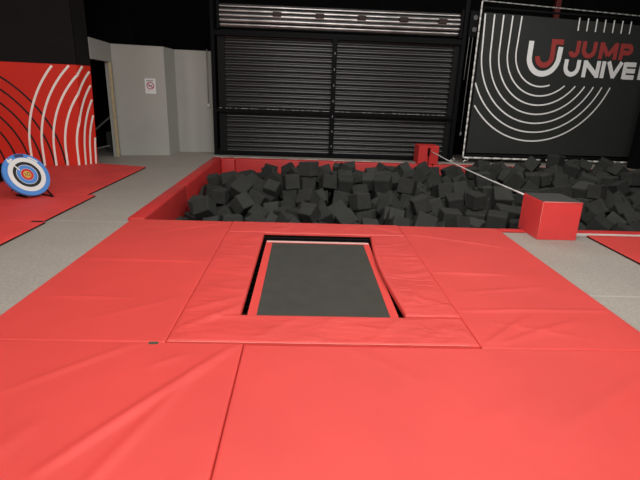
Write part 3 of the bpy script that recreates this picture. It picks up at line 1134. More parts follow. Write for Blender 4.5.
FOAM = [foam_mesh(s) for s in range(8)]
ROPE = lambda x, y: x < 2.853 + (y - 5.79) * 0.0276
SHOWN = [
    (-1.43, 6.567, -0.082, 2.377, -0.403, -0.135, 0.272), (2.577, 6.672, 0.13, -3.061, -0.072, 0.359, 0.236),
    (0.088, 6.467, -0.08, 0.041, -0.653, 0.91, 0.24), (-0.933, 6.902, -0.079, 0.765, 0.118, -2.266, 0.263),
    (0.889, 7.059, -0.026, 1.535, -1.813, -1.009, 0.271), (3.141, 7.079, 0.079, 0.955, 3.12, -0.19, 0.286),
    (2.854, 6.477, -0.145, 1.776, 1.467, 1.332, 0.297), (1.746, 6.67, 0.047, 3.036, 1.162, -0.011, 0.256),
    (4.308, 6.33, -0.145, -1.049, -0.106, 0.728, 0.278), (0.068, 7.266, -0.06, 0.385, 2.469, 1.338, 0.292),
    (1.708, 6.221, -0.158, -0.504, 0.821, -2.13, 0.296), (0.083, 8.215, 0.282, -0.727, -1.433, 1.668, 0.277),
    (-1.008, 7.347, 0.044, -0.815, 2.276, -1.31, 0.291), (1.39, 7.956, 0.091, -0.19, 1.87, -2.124, 0.281),
    (1.366, 7.083, -0.113, 2.446, -0.461, 1.353, 0.298), (1.746, 7.643, 0.104, -0.023, -2.684, 1.095, 0.278),
    (3.849, 8.264, 0.167, -0.05, -0.576, 2.886, 0.293), (0.633, 6.488, -0.198, -0.926, -0.805, -1.687, 0.275),
    (0.416, 7.968, 0.081, -0.449, 0.113, 0.271, 0.267), (4.778, 7.264, 0.207, -1.681, 0.093, 0.56, 0.235),
    (2.336, 6.902, 0.032, 0.626, -1.245, -2.237, 0.25), (-0.217, 7.922, 0.097, -1.531, -0.22, -1.288, 0.27),
    (2.173, 6.132, -0.126, -0.416, 2.217, 1.61, 0.249), (3.368, 8.548, 0.127, -1.547, 2.972, -0.119, 0.286),
    (-0.542, 7.85, -0.031, 0.359, 0.935, 1.54, 0.248), (-1.303, 7.13, -0.013, 1.397, -1.537, 0.05, 0.226),
    (0.752, 8.002, 0.056, 0.016, -1.325, -1.739, 0.276), (4.378, 7.576, 0.103, 0.038, -0.284, -1.106, 0.246),
    (5.786, 8.189, 0.099, -1.116, -0.223, -1.517, 0.245), (4.736, 7.561, 0.131, 0.033, -1.941, 0.465, 0.293),
    (2.207, 6.645, -0.163, -1.076, 1.637, -1.083, 0.298), (4.588, 6.846, 0.017, -0.388, 2.301, 2.02, 0.258),
    (3.1, 6.819, -0.123, 1.795, 0.153, -0.066, 0.288), (6.198, 8.503, 0.22, -1.78, 1.329, -1.581, 0.271),
    (1.348, 6.208, -0.184, 0.921, -0.286, 3.099, 0.254), (4.953, 6.816, -0.025, -1.316, -0.959, -1.897, 0.239),
    (2.344, 7.52, 0.103, 0.822, -1.304, 2.273, 0.247), (3.528, 7.049, 0.124, 3.054, -0.141, -1.355, 0.254),
    (5.538, 10.057, 0.312, -1.576, 0.013, -0.977, 0.293), (-0.655, 6.337, -0.216, -0.461, -0.467, 0.353, 0.289),
    (5.491, 9.366, 0.224, -0.224, -0.223, 2.927, 0.274), (4.384, 6.615, -0.057, -0.987, -0.174, 0.771, 0.226),
    (5.079, 10.188, 0.221, -0.569, -2.977, 0.975, 0.282), (6.26, 8.984, 0.295, -2.805, -1.002, -0.194, 0.251),
    (0.299, 6.675, -0.2, -0.851, 1.026, 1.127, 0.269), (-0.989, 6.186, -0.203, 2.988, 0.035, 0.3, 0.296),
    (3.008, 9.389, 0.081, -0.314, 1.156, -0.25, 0.287), (1.165, 8.23, 0.08, -0.414, 0.066, 3.043, 0.257),
    (-0.754, 7.289, -0.113, 0.368, -0.425, 2.69, 0.286), (-0.222, 6.31, -0.221, 0.42, -1.081, -0.018, 0.287),
    (4.443, 6.002, -0.13, -1.313, -1.314, -0.782, 0.235), (0.64, 7.719, -0.158, 0.308, -2.98, -0.11, 0.293),
    (1.342, 6.49, -0.141, -0.374, -0.897, -1.36, 0.237), (0.965, 7.667, -0.049, 0.663, 0.211, -3.098, 0.285),
    (5.126, 7.254, -0.004, -0.759, 0.617, 2.597, 0.275), (4.676, 6.597, -0.171, -0.866, 0.671, 1.314, 0.279),
    (3.665, 9.056, 0.156, -1.781, 0.641, 0.057, 0.277), (0.562, 6.926, -0.192, 0.756, -0.51, 0.171, 0.288),
    (2.659, 7.769, 0.045, -2.021, -0.163, 0.236, 0.291), (4.252, 8.433, 0.158, 1.656, 0.065, -1.85, 0.265),
    (0.026, 8.177, -0.002, -0.121, 0.066, 0.592, 0.294), (1.991, 9.228, 0.144, -0.24, -0.859, 2.451, 0.263),
    (-0.696, 6.709, -0.221, -0.597, 2.16, -0.884, 0.27), (2.573, 6.584, -0.146, -0.06, -1.463, -1.937, 0.295),
    (2.458, 6.287, -0.202, -1.514, -0.208, 0.802, 0.253), (-0.59, 8.794, 0.001, -0.214, -2.464, 0.166, 0.255),
    (2.49, 8.494, 0.006, 2.147, 0.618, -1.62, 0.262), (-1.724, 8.808, -0.081, -2.94, 0.212, -1.485, 0.211),
    (2.029, 6.979, -0.082, -2.78, -0.308, -1.436, 0.287), (1.925, 8.221, 0.166, 0.549, -0.419, -0.735, 0.23),
    (-1.366, 8.577, -0.062, -0.364, 2.254, -1.849, 0.296), (4.528, 8.571, 0.142, 0.716, -1.767, -0.38, 0.226),
    (0.953, 6.308, -0.244, -1.633, 0.195, -1.571, 0.247), (3.432, 9.311, 0.134, 0.77, -1.795, 0.991, 0.22),
    (4.654, 8.145, 0.096, 0.467, -2.6, 1.187, 0.255), (6.436, 10.469, 0.134, -2.087, -0.793, -1.449, 0.28),
    (5.816, 8.507, 0.153, -1.678, -0.116, 0.245, 0.227), (6.64, 10.03, 0.247, -0.359, 1.997, -0.885, 0.298),
    (-0.235, 7.883, -0.169, 1.665, -0.203, -1.547, 0.261), (5.372, 8.517, 0.131, 1.817, -1.337, -0.829, 0.295),
    (4.988, 6.599, -0.125, -1.29, -2.187, 1.212, 0.233), (-0.492, 7.121, -0.235, -0.26, 0.823, 1.355, 0.244),
    (2.406, 9.404, 0.117, -0.398, -0.586, 0.385, 0.286), (5.124, 9.276, 0.163, 2.585, 0.217, 0.464, 0.274),
    (4.076, 8.166, 0.024, 0.464, -2.523, -0.282, 0.261), (-0.757, 8.158, -0.062, -0.94, -0.929, 0.635, 0.251),
    (1.631, 8.399, 0.048, 2.197, -0.176, 0.134, 0.285), (-0.708, 9.506, -0.013, -1.846, 0.005, -1.569, 0.291),
    (-1.669, 8.371, -0.245, -1.805, -1.419, 0.615, 0.296), (1.337, 6.804, -0.247, -0.421, -0.959, -1.316, 0.294),
    (-1.199, 6.788, -0.241, 0.167, -2.126, 0.006, 0.267), (3.11, 6.276, -0.182, 0.127, -3.095, 1.209, 0.279),
    (5.824, 7.594, 0.037, -2.445, 0.192, 0.456, 0.266), (4.026, 8.943, 0.09, -0.142, -0.702, -2.672, 0.278),
    (-0.322, 10.154, -0.112, 1.032, -0.473, 1.637, 0.29), (1.003, 6.995, -0.274, 0.544, -1.824, -1.003, 0.264),
    (2.248, 8.986, 0.053, 0.705, -0.256, -1.448, 0.266), (-1.736, 7.465, -0.247, -1.364, -1.274, -2.015, 0.25),
    (3.233, 7.954, -0.001, 3.068, -0.079, 0.137, 0.221), (5.058, 8.945, 0.053, 0.763, -2.978, -0.146, 0.278),
    (1.71, 7.492, -0.135, 0.996, 1.112, -2.099, 0.281), (-0.98, 8.645, -0.092, -1.017, -0.403, 0.976, 0.277),
    (3.888, 10.011, 0.112, 0.14, 0.57, 1.71, 0.292), (1.032, 8.677, 0.06, -1.834, -0.282, -0.647, 0.235),
    (-1.312, 6.463, -0.317, -0.177, -2.415, -1.321, 0.234), (0.268, 7.659, -0.127, 0.616, 2.8, 0.064, 0.249),
    (-1.139, 7.943, -0.009, -0.344, 0.93, -3.025, 0.298), (4.302, 6.988, -0.07, -0.163, -0.908, 2.414, 0.284),
    (-0.459, 6.673, -0.319, -0.684, -0.478, 2.943, 0.245), (1.668, 9.739, 0.035, 0.48, -1.042, -0.062, 0.275),
    (5.95, 8.899, 0.102, 1.018, 0.057, -1.539, 0.288), (-0.238, 7.332, -0.221, -0.303, -1.299, 1.925, 0.259),
    (6.031, 9.191, 0.194, 0.378, -2.504, 0.074, 0.224), (4.618, 9.773, 0.07, -1.025, -0.238, 2.24, 0.263),
    (0.373, 8.354, 0.106, -0.206, -0.432, -2.148, 0.295), (1.706, 6.909, -0.188, -0.036, -2.919, 1.569, 0.267),
    (-0.286, 6.87, -0.216, -0.698, 1.28, 0.187, 0.23), (0.812, 9.234, 0.088, -1.652, 0.492, 0.059, 0.272),
    (1.371, 9.306, 0.004, -0.714, 3.099, 0.226, 0.263), (-0.096, 6.66, -0.206, -3.128, 0.12, 0.958, 0.273),
    (4.778, 6.238, -0.231, 2.149, -0.743, -1.693, 0.293), (5.917, 10.063, 0.224, 2.913, 1.354, -0.364, 0.281),
    (3.045, 8.561, -0.008, -1.016, 0.033, 1.511, 0.268), (0.955, 9.551, 0.088, 2.024, -0.155, -0.048, 0.242),
    (-0.672, 7.607, -0.22, 0.104, 1.89, -0.137, 0.299), (1.997, 7.823, -0.057, -0.57, 2.256, -0.24, 0.265),
    (4.437, 8.292, -0.103, 1.297, 0.194, 1.442, 0.28), (4.594, 7.245, -0.043, -1.468, 0.102, 2.224, 0.271),
    (1.169, 7.396, -0.209, 2.142, 0.2, -1.96, 0.263), (0.786, 8.402, 0.053, -0.745, -1.912, 0.634, 0.277),
    (-0.128, 5.98, -0.163, 2.731, -0.766, 0.436, 0.225), (-1.655, 6.043, -0.261, -1.94, -0.583, 0.085, 0.295),
    (5.363, 8.965, -0.001, -0.956, 0.435, 0.22, 0.226), (-0.131, 8.881, 0.028, 0.725, 1.253, 2.677, 0.266),
    (3.74, 6.058, -0.134, 2.31, -0.72, 0.3, 0.255), (3.098, 9.036, -0.055, -0.403, -0.389, 0.183, 0.295),
    (2.974, 10.504, -0.154, 1.685, -0.75, -1.897, 0.297), (-1.804, 7.552, -0.514, 1.807, -0.212, 0.913, 0.277),
    (0.397, 9.163, 0.071, -1.194, 2.881, 0.304, 0.27), (0.739, 9.829, 0.014, 1.588, -0.292, 1.295, 0.249),
    (2.34, 7.781, 0.02, 0.199, 0.108, -0.085, 0.226), (0.867, 6.772, -0.279, 0.44, -2.882, 1.036, 0.222),
    (1.395, 7.371, -0.071, -0.451, 0.583, 2.612, 0.231), (6.164, 8.272, -0.055, -3.084, -0.019, -0.087, 0.298),
    (4.226, 9.744, 0.106, -2.203, -0.435, -1.296, 0.241), (5.607, 7.259, -0.026, 2.447, -0.026, -2.11, 0.227),
    (1.352, 7.685, -0.177, 0.692, -1.286, -0.68, 0.287), (2.046, 6.324, -0.283, 2.431, -0.428, -1.193, 0.258),
    (3.398, 6.841, -0.147, -0.003, 1.822, -1.682, 0.266), (0.306, 6.357, -0.358, -0.369, -1.104, -1.551, 0.269),
    (2.785, 8.995, -0.101, 0.804, -2.344, -0.697, 0.286), (2.691, 7.163, 0.03, 1.643, 0.874, 1.405, 0.249),
    (4.188, 9.388, 0.114, -0.227, -1.382, -0.277, 0.278), (-1.227, 10.05, -0.258, 0.377, 2.234, 1.861, 0.289),
    (5.752, 9.259, 0.037, -0.378, 0.82, 2.563, 0.284), (4.802, 9.058, 0.063, -0.455, -2.978, -0.146, 0.259),
    (1.711, 7.189, -0.16, -2.282, -0.038, 1.56, 0.236), (3.354, 10.058, -0.055, -1.422, 0.582, -1.107, 0.276),
    (0.729, 5.874, -0.227, 0.663, -0.908, 1.154, 0.282), (1.847, 6.616, -0.2, -1.664, -0.398, 0.226, 0.279),
    (0.275, 7.382, -0.229, 2.072, -0.459, -0.004, 0.242), (4.24, 10.045, 0.098, 1.131, -2.056, -0.807, 0.285),
    (1.564, 8.799, 0.009, -1.361, 0.667, -1.725, 0.269), (-1.828, 8.673, -0.34, -0.292, 2.213, 1.115, 0.241),
    (0.315, 7.921, -0.185, -1.503, -0.457, -1.683, 0.247), (0.769, 8.854, 0.019, -0.053, -2.42, 1.635, 0.254),
    (3.036, 7.333, -0.157, 1.094, 1.033, -2.013, 0.261), (2.063, 8.15, -0.058, 1.68, -0.67, 0.075, 0.264),
    (-1.231, 8.917, -0.149, 2.212, 0.204, -0.607, 0.288), (5.183, 7.761, 0.049, -0.276, 2.281, -0.94, 0.266),
    (5.365, 7.49, -0.065, -1.381, -0.884, 2.363, 0.287), (0.019, 7.051, -0.232, -0.603, -0.68, -0.959, 0.258),
    (5.017, 6.288, -0.059, 0.663, -2.228, -0.579, 0.268), (5.142, 10.816, 0.008, -0.114, 1.041, 1.422, 0.241),
    (3.31, 7.521, 0.081, -1.183, 1.341, 0.361, 0.225), (7.204, 9.739, 0.075, -0.972, 0.93, -1.424, 0.281),
    (-0.372, 8.174, -0.077, 1.828, 2.486, 0.182, 0.278), (5.397, 10.038, 0.018, -1.561, 0.01, 0.24, 0.298),
    (-1.093, 9.465, -0.177, -0.497, -0.401, 1.247, 0.261), (1.986, 10.263, -0.076, -1.613, 1.403, 1.579, 0.252),
    (0.174, 5.885, -0.209, -2.356, -0.328, -1.456, 0.255), (2.081, 7.529, -0.136, 2.034, -0.796, 1.287, 0.229),
    (3.838, 9.228, -0.139, 1.929, 1.146, 0.526, 0.292), (3.259, 8.23, -0.112, -0.03, 1.532, 1.528, 0.288),
    (5.259, 6.674, -0.069, -0.581, 3.059, 0.001, 0.275), (2.597, 9.396, -0.074, -0.138, 0.66, 2.5, 0.224),
    (4.446, 7.855, -0.042, 3.109, 0.959, 0.119, 0.229), (-1.439, 7.908, -0.234, -2.433, -0.851, -0.988, 0.282),
    (0.501, 8.838, 0.013, 1.364, 1.197, -1.617, 0.252), (0.356, 8.212, -0.192, 1.59, -1.171, -0.1, 0.255),
    (4.001, 8.529, 0.129, 1.574, -0.254, 1.288, 0.25), (1.322, 8.507, -0.162, 0.226, -2.94, 0.004, 0.278),
    (5.507, 7.753, -0.06, -1.484, -2.466, -0.643, 0.287), (2.198, 8.618, -0.145, -0.888, -0.767, 0.582, 0.257),
    (2.611, 8.189, -0.051, -2.296, -0.566, -0.476, 0.266), (2.435, 8.99, -0.161, 1.116, 0.828, -0.167, 0.298),
    (4.518, 8.892, 0.06, 1.53, -0.642, 1.887, 0.284), (0.4, 8.557, -0.498, 2.9, -0.008, -0.021, 0.264),
    (4.279, 6.627, -0.337, 1.819, -0.35, 1.481, 0.288), (-0.767, 9.804, -0.06, 1.381, 0.117, 1.431, 0.235),
    (1.088, 9.284, -0.036, -1.842, -0.601, -1.373, 0.239), (-0.894, 10.54, -0.315, -1.652, 0.5, 1.433, 0.22),
    (-0.473, 9.848, -0.261, -0.131, -1.921, 0.026, 0.277), (2.954, 8.213, -0.131, 1.047, -1.737, 0.506, 0.283),
    (0.536, 8.495, -0.092, -2.089, -0.584, -0.256, 0.243), (0.473, 8.775, -0.265, -2.092, -1.385, 0.374, 0.229),
    (-1.228, 7.052, -0.275, -0.257, 0.088, 1.718, 0.266), (2.946, 10.17, -0.238, 0.263, -2.567, -1.829, 0.275),
    (1.592, 6.48, -0.304, -1.395, -1.138, -1.58, 0.225), (1.621, 9.417, -0.023, 2.544, 1.371, -0.367, 0.243),
    (-0.4, 7.61, -0.323, 1.185, -0.163, -1.861, 0.229), (2.609, 6.929, -0.151, -0.888, 0.916, 0.314, 0.283),
    (6.445, 9.426, 0.129, -1.378, -0.577, 1.977, 0.288), (3.852, 8.935, -0.165, 0.089, 1.271, -2.951, 0.239),
    (3.359, 7.277, -0.164, -0.133, 3.025, -0.103, 0.29), (-1.606, 6.397, -0.342, -1.875, -0.537, 0.119, 0.208),
    (-0.989, 10.809, -0.373, 2.968, 0.022, -0.055, 0.247), (3.498, 8.926, -0.046, 0.399, 0.901, -2.742, 0.294),
    (1.773, 8.107, -0.17, 1.316, 2.834, -0.004, 0.263), (6.128, 7.975, -0.056, 1.839, 1.706, 0.192, 0.275),
    (3.839, 8.059, -0.158, 3.112, 0.018, -1.344, 0.232), (6.271, 9.979, -0.05, -2.925, -0.491, -1.039, 0.249),
    (2.277, 7.926, -0.206, 0.097, 1.797, -1.165, 0.287), (-1.619, 9.719, -0.25, 1.622, -1.684, 1.048, 0.278),
    (-0.6, 7.987, -0.242, -0.993, 0.29, -0.447, 0.251), (1.467, 8.096, -0.175, -0.246, 3.092, 0.063, 0.288),
    (2.361, 8.277, -0.245, -0.076, -0.207, 1.229, 0.284), (1.661, 7.824, -0.224, -1.556, 1.328, 1.676, 0.29),
    (2.398, 7.393, -0.135, -0.683, -1.838, -0.868, 0.282), (6.632, 10.216, -0.004, -0.26, -0.342, 2.928, 0.282),
    (-0.393, 8.23, -0.431, -1.454, -0.099, 0.095, 0.258), (5.253, 10.403, 0.029, 0.656, 2.989, 0.57, 0.24),
    (6.937, 9.186, 0.147, -2.15, -0.766, -1.358, 0.249), (5.806, 7.928, -0.119, -2.454, 1.205, -0.95, 0.248),
    (5.182, 7.034, -0.147, 1.561, 0.596, -1.614, 0.245), (3.862, 6.334, -0.173, -1.045, 0.873, -1.249, 0.287),
    (3.504, 9.801, -0.126, 0.189, 0.126, 0.417, 0.241), (-1.34, 8.392, -0.313, -0.923, 0.023, 0.12, 0.286),
    (5.837, 8.176, -0.14, -0.479, 0.161, 1.499, 0.224), (1.964, 5.969, -0.316, -0.2, 2.538, 1.017, 0.286),
    (3.394, 9.244, -0.118, 0.044, -1.381, 3.088, 0.221), (0.987, 8.428, -0.185, -0.861, -1.864, 0.79, 0.272),
    (3.329, 7.619, -0.171, 0.227, 1.341, 0.36, 0.29), (-0.867, 7.168, -0.356, 0.434, 1.016, -2.842, 0.278),
    (4.568, 10.081, 0.018, -1.249, 2.161, 0.298, 0.224), (0.27, 8.559, -0.225, -1.271, -0.085, 2.938, 0.227),
    (0.247, 8.705, -0.008, 0.11, 0.28, 1.665, 0.254), (0.673, 8.172, -0.196, -0.136, 1.816, -1.739, 0.287),
    (1.276, 7.262, -0.46, -1.548, -2.121, -0.104, 0.272), (4.129, 7.446, -0.128, -0.656, 2.939, 0.15, 0.279),
    (-0.065, 10.809, -0.224, 2.884, 0.87, 0.261, 0.29), (0.777, 7.164, -0.3, 0.723, 1.546, 1.746, 0.222),
    (5.017, 10.215, -0.04, -2.601, -0.966, -0.328, 0.224), (-1.588, 7.228, -0.448, 0.311, -0.107, 1.926, 0.205),
    (4.473, 6.221, -0.356, -0.78, -2.623, -0.782, 0.267), (5.459, 10.771, -0.033, -2.093, 0.174, 1.51, 0.267),
    (3.907, 8.393, -0.203, -0.198, 0.745, -1.743, 0.248), (3.588, 7.769, -0.166, 1.544, -1.702, 0.112, 0.224),
    (-1.48, 7.276, -0.229, -0.263, 0.199, -0.903, 0.239),
]
BURIED = [
    (-1.838, 6.059, -0.527, 1.511, -1.855, 0.154, 0.25), (-1.848, 6.321, -0.457, -1.464, -0.051, -1.483, 0.263),
    (-1.827, 6.672, -0.479, 1.533, 0.263, -1.825, 0.287), (-1.832, 7.02, -0.573, 2.276, -1.058, -0.616, 0.258),
    (-1.853, 7.949, -0.497, -0.474, 0.026, -2.826, 0.209), (-1.832, 8.516, -0.545, 0.569, -2.826, -0.003, 0.236),
    (-1.811, 8.909, -0.507, 1.16, -0.833, 2.022, 0.297), (-1.634, 9.672, -0.528, 1.653, 0.078, -1.281, 0.263),
    (-1.685, 9.958, -0.577, 0.131, -0.345, -1.357, 0.226), (-1.75, 10.306, -0.616, 1.897, -0.733, 1.881, 0.285),
    (-1.73, 10.659, -0.753, -0.188, 2.227, 0.894, 0.278), (-1.293, 6.293, -0.491, -0.773, -0.726, 1.82, 0.25),
    (-1.417, 6.676, -0.487, 1.249, 2.439, 0.969, 0.255), (-1.339, 6.976, -0.581, -1.983, 0.263, 0.672, 0.222),
    (-1.381, 7.35, -0.527, 1.26, 0.112, -1.217, 0.256), (-1.475, 7.618, -0.457, 0.275, 0.378, -2.833, 0.233),
    (-1.573, 7.884, -0.526, -2.789, 0.561, 0.007, 0.23), (-1.372, 8.149, -0.454, -0.904, 0.226, 0.277, 0.266),
    (-1.407, 8.589, -0.514, 1.844, 0.841, 1.683, 0.262), (-1.537, 8.958, -0.527, -0.237, 2.97, -0.071, 0.198),
    (-1.446, 9.257, -0.476, 0.154, 1.428, -1.525, 0.281), (-1.335, 9.523, -0.473, -0.034, -3.037, 1.582, 0.233),
    (-1.351, 9.789, -0.5, -0.102, 3.065, 0.019, 0.255), (-1.397, 10.358, -0.584, 0.358, -2.592, 1.4, 0.292),
    (-1.354, 10.596, -0.739, -2.227, 1.115, -0.65, 0.224), (-1.553, 10.894, -0.795, 0.146, 2.199, -0.938, 0.16),
    (-0.95, 6.117, -0.479, -1.511, -1.414, 1.648, 0.27), (-0.982, 6.502, -0.447, 0.042, 0.24, 0.426, 0.287),
    (-1.023, 6.842, -0.487, 1.827, -0.091, -1.418, 0.271), (-1.082, 7.078, -0.558, 0.026, -0.091, -1.418, 0.225),
    (-0.951, 7.536, -0.469, -0.259, -3.139, 0.595, 0.28), (-1.152, 7.857, -0.457, -0.147, 1.989, 1.787, 0.285),
    (-1.096, 8.161, -0.545, 0.458, 2.843, -1.387, 0.24), (-1.199, 8.96, -0.489, 0.784, 1.317, 1.885, 0.284),
    (-1.013, 9.469, -0.502, 1.812, 0.059, -1.606, 0.289), (-1.069, 9.767, -0.337, -1.881, -0.851, 1.869, 0.226),
    (-1.095, 9.951, -0.511, 1.815, 1.011, -1.362, 0.242), (-1.079, 10.244, -0.541, 0.9, -1.919, -1.175, 0.235),
    (-1.055, 10.539, -0.602, 0.003, -0.052, -1.67, 0.265), (-0.997, 10.803, -0.622, 1.403, 1.71, 1.358, 0.239),
    (-0.636, 6.081, -0.517, 1.208, 1.098, 1.678, 0.264), (-0.612, 6.528, -0.556, -1.485, 1.837, 0.84, 0.244),
    (-0.647, 6.927, -0.49, -0.681, 1.876, -1.119, 0.273), (-0.539, 7.321, -0.492, 0.156, 1.899, 1.744, 0.248),
    (-0.65, 7.589, -0.559, -0.264, -0.104, 0.523, 0.245), (-0.734, 7.863, -0.505, 1.007, 1.22, -1.728, 0.237),
    (-0.675, 8.18, -0.456, 0.175, 1.844, -1.497, 0.247), (-0.642, 8.568, -0.543, -1.353, 2.517, -0.817, 0.237),
    (-0.886, 8.851, -0.528, 0.159, 0.363, 2.766, 0.273), (-0.777, 9.091, -0.541, -1.124, 1.805, 0.015, 0.241),
    (-0.694, 9.505, -0.548, -1.88, 0.008, 1.597, 0.264), (-0.8, 9.781, -0.587, -1.428, 0.123, -3.084, 0.261),
    (-0.775, 10.39, -0.522, 0.507, 3.027, -0.05, 0.292), (-0.723, 10.614, -0.67, -0.886, 0.921, -0.878, 0.247),
    (-0.728, 10.939, -0.743, -0.243, 0.988, 1.377, 0.253), (-0.496, 5.833, -0.559, 0.1, 0.226, -2.778, 0.211),
    (-0.453, 6.33, -0.489, 0.184, 0.164, -2.311, 0.238), (-0.299, 6.962, -0.46, -1.861, -0.014, 1.672, 0.238),
    (-0.29, 7.251, -0.458, 2.01, 1.301, -1.246, 0.228), (-0.231, 7.516, -0.541, 1.255, -2.03, -0.63, 0.237),
    (-0.336, 7.887, -0.475, 1.497, 0.363, 1.696, 0.275), (-0.301, 8.539, -0.484, -0.555, -0.427, -1.093, 0.22),
    (-0.412, 8.834, -0.485, -0.517, -1.189, -0.637, 0.243), (-0.416, 9.191, -0.481, 1.672, -0.194, -0.383, 0.286),
    (-0.387, 9.567, -0.501, -0.378, -1.56, -1.009, 0.26), (-0.427, 9.973, -0.551, 0.208, 2.799, 0.241, 0.267),
    (-0.38, 10.325, -0.662, 1.509, 0.489, 1.936, 0.247), (-0.177, 10.667, -0.461, -0.833, 0.658, 1.5, 0.235),
    (-0.306, 10.845, -0.679, -0.983, 0.233, 0.137, 0.255), (-0.256, 6.106, -0.487, -0.637, -0.764, 1.601, 0.19),
    (-0.226, 6.571, -0.507, 0.164, 1.859, -1.75, 0.278), (0.016, 6.869, -0.475, 0.649, 1.689, -1.085, 0.235),
    (0.019, 7.287, -0.522, 1.155, 0.587, -1.581, 0.255), (0.062, 7.533, -0.401, -1.002, -2.255, 0.905, 0.279),
    (-0.026, 7.89, -0.481, 2.739, 0.177, 0.374, 0.247), (-0.101, 8.22, -0.351, 1.556, 1.024, -1.44, 0.291),
    (0.011, 8.527, -0.489, -1.706, 1.09, -1.581, 0.282), (-0.117, 9.051, -0.497, 2.054, 0.249, -1.962, 0.275),
    (0.018, 9.326, -0.51, -0.836, 2.147, -1.286, 0.251), (-0.109, 9.677, -0.439, 2.03, 1.369, 0.513, 0.261),
    (-0.149, 10.029, -0.515, 0.332, 0.614, -1.15, 0.279), (-0.056, 10.309, -0.628, 0.11, 2.066, -1.656, 0.224),
    (0.062, 10.617, -0.654, -1.33, -0.771, 1.706, 0.15), (-0.021, 10.888, -0.676, 0.794, 0.279, 0.2, 0.291),
    (0.363, 5.82, -0.435, -1.509, -0.012, -1.758, 0.171), (0.301, 6.058, -0.498, -0.631, -2.552, 0.222, 0.171),
    (0.328, 6.61, -0.534, 0.043, 2.812, 1.686, 0.242), (0.289, 6.881, -0.457, -0.258, -1.241, -1.378, 0.278),
    (0.399, 7.188, -0.477, 1.917, -0.338, 1.547, 0.29), (0.358, 7.509, -0.471, 1.52, -0.244, -0.186, 0.22),
    (0.278, 7.86, -0.444, 1.493, 0.456, 1.436, 0.269), (0.229, 8.216, -0.425, 0.005, -2.742, -0.113, 0.272),
    (0.299, 8.928, -0.523, -1.649, -0.063, -0.15, 0.266), (0.39, 9.375, -0.376, -0.291, -0.867, 0.41, 0.285),
    (0.205, 9.655, -0.454, -0.03, -1.293, 1.439, 0.262), (0.179, 9.941, -0.528, -0.238, 1.934, -0.519, 0.24),
    (0.229, 10.293, -0.599, -0.788, -0.127, 0.033, 0.282), (0.34, 10.635, -0.628, -0.278, 2.394, -1.827, 0.225),
    (0.692, 5.858, -0.506, -1.144, 0.524, 1.891, 0.184), (0.624, 6.307, -0.487, 0.831, 2.879, 0.121, 0.286),
    (0.61, 6.683, -0.454, 1.326, -0.444, 1.798, 0.289), (0.716, 7.068, -0.543, -0.002, 0.024, -1.483, 0.259),
    (0.685, 7.334, -0.515, 0.218, 0.247, 0.094, 0.237), (0.646, 7.56, -0.437, 0.224, -0.211, 1.611, 0.239),
    (0.61, 7.837, -0.502, 1.296, -2.777, 0.122, 0.267), (0.647, 8.135, -0.502, -1.326, -0.022, -0.079, 0.286),
    (0.705, 8.457, -0.47, -1.152, -1.685, -0.517, 0.289), (0.649, 9.011, -0.463, 0.04, 2.692, -1.47, 0.27),
    (0.669, 9.322, -0.522, -1.268, -1.428, -0.297, 0.241), (0.632, 9.603, -0.533, -0.142, -2.953, 0.465, 0.221),
    (0.481, 9.891, -0.499, 1.495, 0.341, 1.516, 0.24), (0.542, 10.183, -0.529, 1.501, -0.327, -1.693, 0.297),
    (0.616, 10.491, -0.57, 0.602, -1.476, 2.4, 0.267), (0.741, 10.908, -0.653, -0.82, 0.478, 1.546, 0.177),
    (0.987, 5.902, -0.517, -0.07, 2.401, -1.279, 0.291), (0.933, 6.298, -0.49, -1.232, 1.366, 1.884, 0.233),
    (1.011, 6.657, -0.45, -1.196, 0.346, 2.962, 0.244), (1.018, 6.965, -0.522, -1.769, 0.159, 1.237, 0.233),
    (0.965, 7.285, -0.524, 0.312, -1.758, 1.27, 0.243), (0.988, 7.566, -0.34, -0.644, 0.853, -1.323, 0.282),
    (0.937, 7.868, -0.551, -1.463, -2.148, 0.385, 0.235), (0.974, 8.182, -0.459, -0.134, 1.082, 1.347, 0.278),
    (1.064, 8.543, -0.447, 0.011, 2.99, -0.25, 0.251), (0.961, 8.971, -0.438, -1.157, -0.185, -3.131, 0.297),
    (0.972, 9.315, -0.467, -0.623, 1.174, -0.673, 0.288), (0.94, 9.593, -0.529, 0.139, 0.16, 3.108, 0.249),
    (0.833, 9.862, -0.561, 2.897, -1.28, 0.158, 0.249), (0.997, 10.131, -0.494, 0.086, 1.314, -1.705, 0.262),
    (1.014, 10.452, -0.549, -1.192, -0.121, 1.172, 0.283), (1.259, 5.904, -0.505, -0.884, 0.129, -2.764, 0.199),
    (1.179, 6.286, -0.477, -1.428, -0.052, 3.138, 0.226), (1.327, 6.587, -0.492, 2.341, -1.303, -0.81, 0.236),
    (1.324, 6.93, -0.501, 0.977, -0.156, -3.113, 0.265), (1.33, 7.549, -0.491, 0.268, -0.187, 1.432, 0.261),
    (1.322, 7.858, -0.45, -1.113, 1.219, 2.08, 0.294), (1.305, 8.268, -0.439, 0.727, -1.374, -0.956, 0.279),
    (1.381, 8.578, -0.501, 0.071, 0.006, 3.104, 0.235), (1.254, 8.975, -0.531, -0.335, -0.169, 1.549, 0.229),
    (1.282, 9.238, -0.463, 1.717, -2.272, -0.154, 0.236), (1.377, 9.572, -0.483, 0.033, -0.044, 0.231, 0.251),
    (1.326, 9.894, -0.487, -2.271, -0.882, 1.079, 0.291), (1.297, 10.247, -0.626, -0.393, -1.948, 0.551, 0.231),
    (1.508, 10.903, -0.726, 0.524, -0.964, 1.311, 0.168), (1.729, 5.863, -0.528, -0.428, -2.272, 1.89, 0.243),
    (1.648, 6.243, -0.51, -1.647, 1.735, -0.124, 0.253), (1.606, 6.564, -0.548, 0.023, -2.709, -1.635, 0.288),
